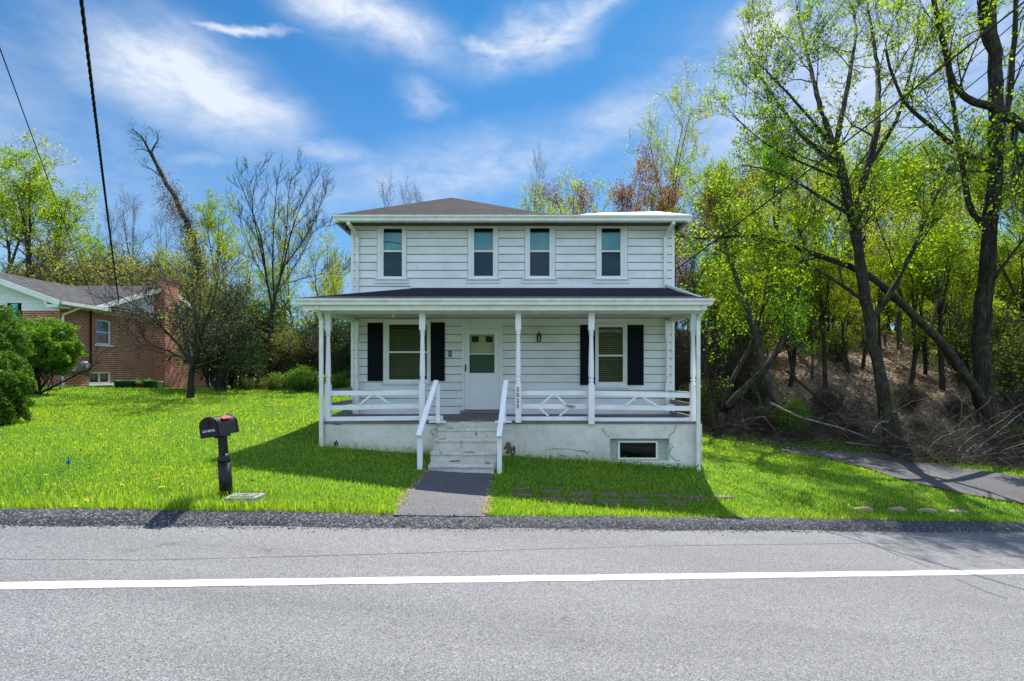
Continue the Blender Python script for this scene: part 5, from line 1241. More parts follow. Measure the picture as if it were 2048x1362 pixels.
# T2 tall vine covered trunk at the right edge
b = G(1978, 885); b.y = max(b.y, 15.5); b = Vector((X(1978, 16.2), 16.2, g1(X(1978, 16.2), 16.2))); T2 = Tree(202); D2 = b.y
limb_px(T2, [(1978, 905), (1968, 800), (1963, 700), (1972, 580), (1982, 440), (1990, 330), (1992, 210), (1986, 100), (1978, 0), (1985, -140)], D2, .235, .14, None)
for ps, r0, r1 in (([(1988, 330), (1930, 310, -1), (1870, 260, -1.5), (1800, 205, -2), (1770, 100, -2.2)], .10, .03), ([(1992, 215), (1930, 198, -.5), (1905, 178, -.8), (1885, 80, -1), (1860, -40, -1.2)], .12, .05), ([(1990, 330), (2015, 200, .6), (2030, 60, 1), (2035, -90, 1)], .13, .05),
                   ([(1990, 215), (2050, 255, -.4), (2110, 290, -.8)], .17, .10), ([(1988, 110), (1958, 60, .2), (1962, -60, .4)], .10, .05), ([(1985, 470), (1940, 430, .5), (1920, 300, 1), (1900, 170, 1.3), (1880, 20, 1.5)], .10, .04), ([(1980, 400), (2040, 330, .5), (2100, 240, 1)], .08, .03),
                   ([(1975, 580), (2040, 480, -.6), (2110, 420, -1)], .06, .02), ([(1990, 340), (1930, 345, .8), (1850, 338, 1.2)], .05, .015)):
    limb_px(T2, ps, D2, r0, r1, dict(CFG_BIG, n=[9, 5, 4]))
# climbing vines hugging the trunk
for k in range(14):
    a0 = T2.r.uniform(0, 6.28); pts_ = []; main = T2.br[0][0]; rm = T2.br[0][1]
    for i in range(0, len(main), 1): a0 += T2.r.gauss(.15, .35); pts_.append(main[i] + Vector((math.cos(a0), math.sin(a0), 0)) * (rm[i] + .005))
    T2.limb(pts_, .022, .010, 2)
make_tree('woodland_tree', b, T2, 'bark', 'lf_spring', 'tallest dark vine wrapped trunk at the right edge with bare crooked upper limbs', nleaf=8000, lsize=.048, spread=.08, clump=2.5)

# T3 leaning trunk crossing the wood
b = Vector((X(2010, 15.4), 15.4, g1(X(2010, 15.4), 15.4))); T3 = Tree(303)
limb_px(T3, [(2012, 895), (1985, 840), (1955, 780), (1905, 710), (1850, 650), (1790, 590), (1735, 550)], b.y, .15, .09, None)
limb_px(T3, [(1735, 550), (1660, 515, .3), (1600, 500, .5), (1540, 475, .7), (1480, 468, .9), (1400, 482, 1.2), (1350, 470, 1.5)], b.y, .095, .03, dict(CFG_SM, n=[10, 5, 4]))
limb_px(T3, [(1860, 660), (1880, 590, .4), (1900, 500, .7)], b.y, .05, .015, CFG_SM)
make_tree('leaning_tree', b, T3, 'bark', 'lf_spring', 'long leaning trunk arching left through the wood behind the forked tree', nleaf=3600, lsize=.05, spread=.13, clump=1.5)

# T5 pale crooked tree and dark curved tree by the house corner
b = Vector((X(1572, 17), 17, g1(X(1572, 17), 17))); T5 = Tree(505)
limb_px(T5, [(1575, 880), (1560, 820), (1540, 770), (1525, 730), (1515, 680), (1500, 630), (1478, 570), (1450, 500), (1440, 430)], b.y, .16, .06, dict(CFG_BIG, n=[12, 5, 4], t0=[.4, .2, .2]))
limb_px(T5, [(1530, 735), (1555, 700, .2), (1590, 640, .5), (1600, 560, .8), (1610, 470, 1)], b.y, .10, .03, CFG_SM)
make_tree('crooked_tree', b, T5, 'bark_grey', 'lf_spring', 'crooked grey barked tree with a zigzag trunk standing right of the white house', nleaf=4500, lsize=.045, spread=.09, clump=2.2)
b = Vector((X(1432, 16.2), 16.2, g1(X(1432, 16.2), 16.2))); T6 = Tree(606)
limb_px(T6, [(1432, 880), (1445, 830), (1470, 790), (1510, 755), (1530, 740)], b.y, .15, .08, None)
limb_px(T6, [(1440, 850), (1455, 770, .4), (1500, 700, .8), (1520, 640, 1), (1530, 600, 1.2), (1570, 550, 1.3)], b.y, .10, .03, CFG_SM)
limb_px(T6, [(1430, 860), (1420, 780, .6), (1400, 680, .8), (1385, 560, 1)], b.y, .09, .03, CFG_SM)
limb_px(T6, [(1530, 740), (1560, 700, -.2), (1590, 660, -.4)], b.y, .07, .02, CFG_SM)
make_tree('curved_tree', b, T6, 'bark', 'lf_green', 'low dark curved multi stem tree at the back right corner of the white house', nleaf=2800, lsize=.04, spread=.09, clump=2.2)

# generic grown trees, several shapes, used for the woods
def proto_tree(seed, Ht, r0, cfg, stems=1, lean=.08, wig=.05, fork=.45, spread=.35):
    t = Tree(seed); r = t.r
    for s_ in range(stems):
        d = Vector((r.gauss(0, lean + .1 * (stems > 1)), r.gauss(0, lean + .1 * (stems > 1)), 1)); n = 9; H0 = Ht * fork
        main = t.path(Vector((r.uniform(-.15, .15) * (stems > 1), r.uniform(-.15, .15) * (stems > 1), -.25)), d, H0, 6, wig, .02); rr = t.limb(main, r0, r0 * .72, 0)
        t.kids(main, rr, 0, dict(cfg, n=[max(2, cfg['n'][0] // 4)] + cfg['n'][1:], t0=[.45] + cfg['t0'][1:]))
        for k in range(r.choice([2, 3, 3])):
            dd = (main[-1] - main[-2]).normalized() + Vector((r.gauss(0, spread), r.gauss(0, spread), .35))
            q = t.path(main[-1], dd, (Ht - H0) * r.uniform(.8, 1.1), 9, wig * 1.3, .03); q_r = t.limb(q, r0 * .55, r0 * .10, 0); t.kids(q, q_r, 0, cfg)
    return t
PROTO = {}
def proto(key, seed, Ht, r0, cfg, barkm, leafm, nleaf, lsize, spread, clump=1.5, **kw):
    t = proto_tree(seed, Ht, r0, cfg, **kw); w = t.wood('trunk', M[barkm]); l = t.leaves('crown', M[leafm], nleaf, lsize, spread, clump) if nleaf else None; PROTO[key] = (w, l, Ht)
def plant(key, name, loc, label, Ht=None, rot=0.0, cat='tree', group=None, sxy=1.0):
    w, l, H0 = PROTO[key]; o = thing(name, loc, label, cat, group); k = (Ht or H0) / H0; o.scale = (k * sxy, k * sxy, k); o.rotation_euler = (0, 0, rot)
    link('trunk', w, o)
    if l is not None: link('crown', l, o)
    return o
CF = dict(n=[11, 6, 4], t0=[.15, .15, .2], ang=[50, 48, 45], len=[3.2, 1.5, .75], rr=[.45, .55, .6], seg=[6, 4, 3], wig=.14, trop=.05, up=.25)
proto('wood_a', 11, 13, .20, CF, 'bark', 'lf_spring', 9500, .060, .13, 3.0, fork=.5)
proto('wood_b', 12, 14, .17, dict(CF, n=[10, 5, 4]), 'bark_grey', 'lf_green', 8500, .062, .14, 3.0, fork=.55)
proto('wood_c', 13, 12, .15, CF, 'bark', 'lf_yel', 9000, .058, .12, 3.0, stems=2)
proto('wood_red', 14, 9, .11, dict(CF, len=[2.0, 1.0, .6]), 'twig', 'lf_red', 9000, .05, .14, 2.2, stems=2, fork=.3)
proto('bare', 15, 12, .16, dict(CF, n=[12, 7, 6]), 'bark_grey', None, 0, 0, 0)
proto('sparse', 16, 12, .14, dict(CF, n=[11, 6, 5]), 'bark', 'lf_yel', 6500, .05, .14, 2.4)
CS = dict(n=[9, 6, 4], t0=[.1, .1, .15], ang=[42, 45, 45], len=[1.0, .55, .3], rr=[.5, .55, .6], seg=[5, 4, 3], wig=.16, trop=.03, up=.2)
def proto_shrub(key, seed, Ht, Rad, leafm, nleaf, lsize, spread, stems=14, barkm='twig', clump=1.2, bottom=0.0):
    t = Tree(seed); r = t.r
    for s_ in range(stems):
        a = r.uniform(0, 6.28); d = Vector((math.cos(a) * Rad / Ht * r.uniform(.1, 1.0), math.sin(a) * Rad / Ht * r.uniform(.1, 1.0), 1))
        q = t.path(Vector((math.cos(a) * .15, math.sin(a) * .15, -.1)), d, Ht * r.uniform(.65, 1.0), 7, .12, .0); rr = t.limb(q, .022 * Ht / 2, .006, 0); t.kids(q, rr, 0, dict(CS, len=[Ht * .42, Ht * .22, Ht * .12]))
    PROTO[key] = (t.wood('stems', M[barkm]), t.leaves('foliage', M[leafm], nleaf, lsize, spread, clump), Ht)
proto_shrub('shrub_green', 21, 2.2, 1.4, 'lf_box', 9000, .045, .10)
proto_shrub('shrub_spring', 22, 2.6, 1.5, 'lf_spring', 3800, .038, .12, clump=2.2)
proto_shrub('shrub_olive', 23, 3.2, 1.6, 'lf_olive', 15000, .027, .12, clump=1.8)
proto_shrub('shrub_dark', 24, 3.0, 1.3, 'lf_dark', 14000, .055, .13)
proto_shrub('shrub_bare', 25, 2.4, 1.7, 'lf_pale', 500, .03, .2, stems=26)
proto_shrub('shrub_sap', 26, 4.0, 1.4, 'lf_spring', 6500, .06, .12, stems=7, barkm='bark', clump=2.0)
proto_shrub('shrub_sap2', 27, 4.0, 1.4, 'lf_yel', 6500, .055, .12, stems=7, barkm='bark', clump=2.0)
def shrub(key, loc, label, Ht, rot=0, group=None, sxy=1.0, name='shrub'):
    w, l, H0 = PROTO[key]; o = thing(name, loc, label, 'shrub', group); k = Ht / H0; o.scale = (k * sxy, k * sxy, k); o.rotation_euler = (0, 0, rot)
    link('stems', w, o); link('foliage', l, o); return o
def at(px, D): x = X(px, D); return Vector((x, D, g1(x, D)))
def htop(px, py, D): return Z(py, D) - g1(X(px, D), D)

# right wood: (px, D, top py, kind)
RW = [(1460, 24, 330, 'wood_a'), (1560, 26, 270, 'wood_b'), (1650, 24, 340, 'wood_c'), (1800, 24, 300, 'wood_b'), (1920, 23, 330, 'wood_c'), (2090, 21, 200, 'wood_b'), (1400, 28, 370, 'wood_c'), (1500, 31, 340, 'sparse'), (1600, 33, 300, 'wood_a'), (1700, 34, 310, 'wood_b'), (1780, 33, 270, 'wood_c'), (1860, 34, 290, 'wood_a'), (1950, 33, 280, 'wood_b'), (2040, 35, 250, 'wood_c'), (2140, 31, 200, 'wood_a'), (1350, 38, 395, 'wood_b'), (1440, 41, 370, 'wood_a'), (1530, 43, 360, 'wood_c'), (1630, 44, 350, 'wood_b'), (1740, 42, 330, 'wood_a'), (1850, 45, 330, 'sparse'), (1960, 43, 310, 'wood_b'), (2070, 45, 300, 'wood_a'), (2180, 41, 250, 'wood_c'), (1590, 20, 420, 'sparse'), (1850, 20, 440, 'sparse'), (1725, 21, 430, 'sparse')]
rg = random.Random(9)
LBR = {'wood_a': 'yellow green leafed tree in the wood right of the white house', 'wood_b': 'deeper green leafed tree in the wood right of the white house', 'wood_c': 'pale yellow leafed twin stemmed tree in the wood right of the house', 'sparse': 'thinly leafed slender tree in the wood right of the house'}
for px, D, py, k in RW: plant(k, 'woodland_tree', at(px, D), LBR[k], htop(px, py, D), rg.uniform(0, 6.3), group='trees of the wood right of the house')
plant('wood_red', 'red_bud_tree', at(1255, 27), 'reddish brown budding tree seen above the flat right end of the roof', htop(1255, 335, 27), 1.0)
plant('wood_red', 'red_bud_tree', at(1330, 25), 'reddish brown budding tree just beyond the right eave corner of the house', htop(1330, 370, 25), 4.0)
plant('sparse', 'slender_tree', at(1345, 34), 'thin airy tree rising highest behind the right end of the house roof', htop(1345, 235, 34), 2.2, sxy=.7)
plant('wood_c', 'budding_tree', at(1190, 32), 'pale green budding tree peeping over the middle of the roof', htop(1190, 375, 32), .5)
plant('bare', 'bare_tree', at(1068, 38), 'small bare tree alone against the sky above the house roof', htop(1068, 325, 38), .9, sxy=.42)
plant('wood_c', 'budding_tree', at(1085, 40), 'bright green tree top at the foot of the bare tree above the roof', htop(1085, 405, 40), 3.0, sxy=.7)
for i, px in enumerate((760, 800, 835)): plant('bare', 'bare_tree', at(px, 48), 'faint bare tree top showing just over the left slope of the roof', htop(px, 382 + i * 5, 48), i, group='bare tops over the left roof slope', sxy=.5)
# understorey of the right wood
US = [(1405, 18, 760, 'shrub_spring'), (1450, 19, 700, 'shrub_bare'), (1520, 18.5, 740, 'shrub_spring'), (1650, 17, 740, 'shrub_bare'), (1820, 17.2, 730, 'shrub_bare'), (1910, 16.5, 760, 'shrub_bare'), (2030, 17, 660, 'shrub_spring'), (2075, 15.5, 740, 'shrub_bare'), (1580, 16.4, 800, 'shrub_green'), (1530, 16.6, 780, 'shrub_bare'), (1940, 19, 600, 'shrub_spring'), (1680, 22, 640, 'shrub_spring'), (1480, 22, 590, 'shrub_spring'), (1850, 15.6, 800, 'shrub_bare'), (1700, 15.9, 810, 'shrub_bare'), (2040, 14.6, 850, 'shrub_spring'), (1380, 20, 640, 'shrub_bare')]
US = [(a, b, c + (35 if k == 'shrub_bare' and b < 19 else 0), k) for a, b, c, k in US]
for i, (px, D, py) in enumerate(((1380, 21, 420), (1440, 22, 380), (1625, 20, 380), (1690, 23, 400), (1855, 21, 330), (1905, 22, 360), (1770, 25, 380), (1535, 24, 400), (2030, 20, 260))):
    plant('bare', 'slender_tree', at(px, D), 'slim dark still leafless trunk among the leafing trees right of the house', htop(px, py, D), i * 1.3, group='slim leafless trunks in the right wood', sxy=.5)
LU = {'shrub_green': 'leafy bright green bush in the undergrowth right of the house', 'shrub_spring': 'open bush with fresh yellow green leaves under the right hand trees', 'shrub_bare': 'leafless twiggy bush beyond the driveway at the edge of the wood'}
for px, D, py, k in US: shrub(k, at(px, D), LU[k], htop(px, py, D), rg.uniform(0, 6.3), 'undergrowth bushes right of the house')

YM = [(1505, 19, 560, 'sparse'), (1580, 19.5, 520, 'wood_a'), (1650, 19, 500, 'wood_a'), (1700, 20.5, 540, 'wood_c'), (1820, 19, 500, 'wood_a'), (1885, 18.5, 470, 'wood_a'), (1945, 19.5, 520, 'wood_c'), (2040, 18.5, 450, 'wood_a'), (1760, 23, 520, 'wood_a'), (1430, 22, 520, 'wood_a')]
for i, (px, D, py, k) in enumerate(YM): plant(k, 'young_maple', at(px, D), 'young low maple with bright fresh leaves under the tall trees right of the house', htop(px, py, D), i * 2.1, group='young maples under the right hand trees', sxy=1.15)
SAP = [(1460, 48, 520), (1560, 50, 520), (1660, 49, 510), (1760, 50, 520), (1870, 50, 510), (1980, 50, 520), (2090, 48, 500), (1510, 24, 600), (1620, 24.5, 610), (1730, 25, 600), (1840, 24, 600), (1960, 25, 600), (1420, 27, 540), (1545, 29, 520), (1660, 30, 530), (1780, 30, 520), (1890, 30, 520), (2010, 30, 510), (1500, 34, 500), (1640, 35, 500), (1760, 36, 490), (1880, 35, 500), (2000, 36, 480), (1570, 40, 520), (1700, 42, 510), (1820, 42, 500), (1940, 42, 500), (2060, 40, 490)]
for i, (px, D, py) in enumerate(SAP):
    k = ('shrub_sap', 'shrub_sap2')[i % 2]; shrub(k, at(px, D), 'leafy young sapling on the brown slope under the trees right of the house' if i % 2 == 0 else 'paler young sapling on the slope under the trees right of the house', htop(px, py, D), i * 1.9, 'saplings on the slope of the right wood', 1.25, 'sapling')
# left background
def tri(px, D, py, key, name, label, rot=0, sxy=1, group=None): return plant(key, name, at(px, D), label, htop(px, py, D), rot, sxy=sxy, group=group)
tri(20, 33, 285, 'wood_c', 'tall_tree', 'tallest yellow green tree at the far left behind the brick house', 1.0)
tri(60, 30, 330, 'wood_a', 'leafy_tree', 'dense green tree between the far left tree and the thin cable', 5.2)
tri(110, 36, 380, 'wood_a', 'leafy_tree', 'broad leafing tree above the brick house roof near the left edge', 2.0)
tri(-90, 32, 260, 'wood_a', 'leafy_tree', 'leafy tree cut off by the left edge of the picture', 4.0)
tri(205, 44, 430, 'bare', 'bare_tree', 'bare tree just right of the twisted cable above the brick house', 1.0, .7)
tri(275, 46, 405, 'bare', 'bare_tree', 'bare round topped tree between the cable and the leaning snag', 3.0, .8)
tri(330, 48, 440, 'bare', 'bare_tree', 'bare tree close to the left of the vine covered snag', 5.0, .6)
tri(205, 40, 470, 'wood_b', 'leafy_tree', 'dark green tree crown low above the brick house roof', 1.5, .8)
tri(430, 40, 400, 'wood_a', 'leafy_tree', 'green tree immediately right of the leaning snag', 2.5, .7)
tri(470, 34, 475, 'wood_c', 'leafy_tree', 'yellow green tree between the snag and the bare broom shaped tree', .5, .9)
tri(380, 36, 520, 'wood_c', 'leafy_tree', 'low yellow green tree behind the brick chimney', .9, 1.0)
tri(590, 34, 455, 'wood_c', 'leafy_tree', 'yellow green tree behind the bare broom shaped tree', 3.5, .8)
tri(640, 36, 540, 'sparse', 'sparse_tree', 'thin leafing tree right of the bare broom shaped tree', 4.5, .8)
tri(690, 30, 520, 'sparse', 'sparse_tree', 'small pale leafing tree touching the upper left wall of the house', 1.1, .5)
tri(565, 31, 545, 'wood_a', 'leafy_tree', 'green tree low behind the right half of the broom shaped tree', 3.9)
tri(655, 33, 590, 'wood_c', 'leafy_tree', 'low yellow green tree just left of the porch roof edge', 1.7)
tri(515, 29, 600, 'wood_a', 'leafy_tree', 'short dense green tree behind the trunk of the broom shaped tree', 2.2, .9)
for i, (px, D, py) in enumerate(((150, 34, 500), (200, 33, 515), (250, 34, 500), (300, 35, 520), (350, 33, 530), (410, 32, 560), (100, 35, 505), (50, 34, 520))):
    shrub('shrub_olive', at(px, D), 'yellowish thicket clump rising behind the brick house roof', htop(px, py, D), i * 1.1, 'thicket behind the brick house', 1.1, 'thicket_shrub')
for i, (px, D, py, k, lab) in enumerate(((430, 23, 620, 'shrub_spring', 'thin leafy bush right of the brick house end'), (480, 24, 600, 'shrub_dark', 'dark evergreen bush left of the broom shaped tree'), (590, 25, 640, 'shrub_olive', 'olive green bush between the broom tree and the porch'),
        (650, 24, 660, 'shrub_dark', 'dark bush behind the left porch downspout'), (620, 23.5, 660, 'shrub_olive', 'yellow bamboo like bush left of the porch'), (700, 23, 640, 'shrub_bare', 'bare tangled bush seen through the left end of the porch'), (690, 25, 620, 'shrub_dark', 'dark bush seen under the left porch roof'),
        (560, 26, 620, 'shrub_spring', 'green leafy bush behind the broom tree trunk'), (740, 22, 640, 'shrub_dark', 'dark bush at the left rear corner of the white house'))):
    shrub(k, at(px, D), lab, htop(px, py, D), i * .8, None, 1.15)
for i, (px, D, py, k, lab, sx) in enumerate(((600, 20.5, 735, 'shrub_green', 'bright rounded bush at the lawn edge left of the porch', 1.4), (660, 20.3, 745, 'shrub_green', 'bright rounded bush just behind the left porch rail', 1.5), (545, 20.8, 752, 'shrub_spring', 'low arching bush at the lawn edge below the broom tree', 1.5), (700, 20.5, 755, 'shrub_green', 'low green bush against the left rear of the white house', 1.3), (490, 21.3, 755, 'shrub_spring', 'low arching bush right of the twisted evergreen', 1.3))):
    shrub(k, at(px, D), lab, htop(px, py, D), i * 1.3, None, sx)

# leaning snag hung with vines
Ds = 38; b = at(420, Ds); T7 = Tree(707)
main, mr = limb_px(T7, [(425, 745), (412, 620), (398, 530), (385, 470), (368, 430), (345, 390), (325, 355), (310, 325), (300, 305)], Ds, .34, .12, None)
for ps, r0, r1 in (([(300, 305), (290, 285), (283, 270), (262, 258)], .10, .03), ([(302, 308), (308, 290, .3), (320, 280, .5), (312, 262, .6)], .08, .02), ([(325, 355), (300, 335), (285, 330)], .05, .015), ([(300, 305), (285, 296, .5), (268, 300, .8)], .05, .015)):
    limb_px(T7, ps, Ds, r0, r1, dict(CF, n=[5, 4, 3], len=[1.2, .7, .4]))
vine = Tree(708); 
for k in range(1000):
    i = int(vine.r.triangular(1, len(main) - 2, len(main) * .42)); p = main[i] + Vector((vine.r.gauss(-.1, .35), vine.r.gauss(0, .35), vine.r.gauss(0, .3)))
    q = vine.path(p, Vector((vine.r.gauss(-.1, .4), vine.r.gauss(0, .4), -1)), vine.r.uniform(.5, 2.2) * (1.2 - .8 * i / len(main)), 6, .3, -.1); vine.limb(q, vine.r.uniform(.008, .02), .005, 2); vine.anchor += q
snag = make_tree('dead_snag', b, T7, 'bark', None, 'leaning dead snag hung with vines, its bare top bending left against the sky')
vine.br = [([p - b for p in pts], rr, lv) for pts, rr, lv in vine.br]; vine.anchor = [p - b for p in vine.anchor]
link('vine', vine.wood('vine', M['twig']), snag); link('vine_leaves', vine.leaves('vine_leaves', M['lf_litter'], 8500, .06, .25), snag)
# bare broom shaped tree
b = at(532, 23); T8 = Tree(808); Db = 23
limb_px(T8, [(527, 762), (535, 700), (541, 650), (545, 610)], Db, .14, .10, None)
for ps, r0, r1 in (([(545, 615), (532, 560), (528, 500), (512, 440, .4), (490, 390, .6), (470, 345, .8)], .09, .012), ([(546, 612), (565, 540), (580, 470, -.3), (600, 410, -.5), (625, 360, -.7)], .085, .012), ([(530, 540), (515, 470, -.5), (500, 400, -.8), (515, 345, -1)], .06, .01), ([(548, 600), (545, 520, .4), (548, 440, .7), (555, 355, 1)], .07, .01), ([(570, 530), (610, 480, .5), (635, 430, .8), (645, 390, 1)], .05, .01),
                   ([(560, 550), (575, 460, .6), (575, 390, 1), (585, 345, 1.2)], .05, .01), ([(535, 570), (510, 520, .6), (490, 470, 1), (478, 430, 1.2)], .045, .01), ([(555, 570), (600, 560, -.4), (640, 545, -.8), (690, 550, -1)], .035, .008), ([(550, 590), (600, 520, -1), (620, 470, -1.3), (640, 450, -1.5)], .04, .008)):
    limb_px(T8, ps, Db, r0 * .62, r1, dict(CF, n=[11, 6, 4], len=[1.7, .85, .45], ang=[28, 32, 35], up=.35, t0=[.15, .1, .1]))
make_tree('bare_tree', b, T8, 'bark', 'lf_yel', 'bare broom shaped tree with many upswept twigs left of the white house', nleaf=450, lsize=.035, spread=.15, clump=2)
# pale budding dogwood in front of the brick house
b = G(380, 797); b = at(380, 17.2); T9 = Tree(909); Dd_ = 17.2
limb_px(T9, [(380, 800), (383, 760), (387, 725)], Dd_, .12, .09, None)
CD = dict(CF, n=[10, 7, 5], len=[1.5, .85, .45], ang=[48, 48, 45], up=.12, t0=[.15, .1, .1])
for ps, r0, r1 in (([(386, 730), (360, 690), (320, 650, -.4), (270, 610, -.8), (235, 590, -1)], .06, .012), ([(387, 728), (395, 660), (392, 600, .3), (380, 540, .5)], .06, .012), ([(388, 726), (420, 680, .4), (450, 640, .8), (475, 600, 1)], .055, .012), ([(386, 728), (370, 660, .8), (345, 600, 1.2), (330, 550, 1.4)], .05, .012), ([(388, 726), (410, 650, -.7), (430, 590, -1.1), (440, 540, -1.3)], .05, .012),
                   ([(384, 740), (400, 700, -1), (400, 640, -1.4), (370, 580, -1.6)], .045, .012), ([(386, 730), (340, 700, .5), (300, 690, .8), (260, 660, 1)], .04, .01), ([(388, 735), (440, 720, .3), (480, 690, .6)], .04, .01)):
    limb_px(T9, ps, Dd_, r0, r1, CD)
make_tree('dogwood_tree', b, T9, 'bark', 'lf_pale', 'spreading dogwood with dark trunk and pale buds in front of the brick house', nleaf=4800, lsize=.017, spread=.06, clump=1.6)
# twisted evergreen at the end of the brick house
b = at(441, 20.5); T10 = Tree(110)
limb_px(T10, [(441, 785), (444, 750), (452, 728)], b.y, .20, .16, None)
for ps in ([(450, 735), (430, 710, -.3), (400, 712, -.6)], [(452, 730), (470, 700, .3), (480, 670, .5)], [(450, 732), (440, 690, .5), (430, 650, .8)], [(450, 735), (475, 722, -.4), (495, 715, -.6)]):
    limb_px(T10, ps, b.y, .09, .03, dict(CD, n=[9, 6, 4], len=[1.0, .6, .35]))
make_tree('twisted_evergreen', b, T10, 'bark', 'lf_dark', 'low dark evergreen with thick twisted trunk at the right end of the brick house', nleaf=11000, lsize=.032, spread=.08, clump=1.6)

# dense hedge plants at the far left
def dense_shrub(name, b, radii, zoff, leafm, n, lsize, label, seed, skirt=None):
    rn = np.random.default_rng(seed); o = thing(name, b, label, 'shrub')
    d = rn.normal(size=(n, 3)); d /= np.linalg.norm(d, axis=1)[:, None]
    lump = 1 + .14 * rn.normal(size=(60))[(np.floor((np.arctan2(d[:, 1], d[:, 0]) + 3.15) * 1.9).astype(int) * 5 + np.floor((d[:, 2] + 1) * 2.4).astype(int)) % 60] + .10 * np.sin(d[:, 0] * 7 + seed) * np.sin(d[:, 2] * 8) + .08 * np.sin(d[:, 1] * 13 + d[:, 2] * 11) + .05 * np.sin(d[:, 0] * 23) 
    rad = rn.uniform(.55, 1.0, n) ** .35 * lump; c = d * rad[:, None] * np.array(radii) + np.array([0, 0, zoff]); c = c[c[:, 2] > .02]
    link('foliage', leaf_mesh('foliage', c, rn.uniform(.6, 1.4, len(c)) * lsize, M[leafm], rn), o)
    t = Tree(seed)
    for k in range(9):
        q = t.path(Vector((t.r.gauss(0, .12), t.r.gauss(0, .12), -.1)), Vector((t.r.gauss(0, .5), t.r.gauss(0, .5), 1)), zoff * 1.2, 7, .1, 0); rr = t.limb(q, .05, .015, 0); t.kids(q, rr, 0, dict(CS, len=[radii[0] * .8, .5, .3]))
    link('stems', t.wood('stems', M['bark']), o); return o
b = at(-45, 11.5); dense_shrub('arborvitae', b, (.8, .7, 1.15), 1.0, 'lf_cedar', 42000, .032, 'dense bright green arborvitae cut off by the left edge', 31)
b = at(-45, 10.6); dense_shrub('arborvitae', b, (.8, .8, .85), .6, 'lf_cedar', 42000, .032, 'low spreading arborvitae at the bottom of the left edge beside the lawn', 34)
b = at(68, 16.5); dense_shrub('round_bush', b, (1.1, 1.0, .72), 1.45, 'lf_box', 42000, .036, 'rounded bright green bush on bare stems in front of the brick house corner', 32)
b = at(5, 17.2); dense_shrub('round_bush', b, (.9, .9, 1.1), 1.25, 'lf_cedar', 26000, .036, 'taller green bush between the arborvitae and the brick house wall', 33)

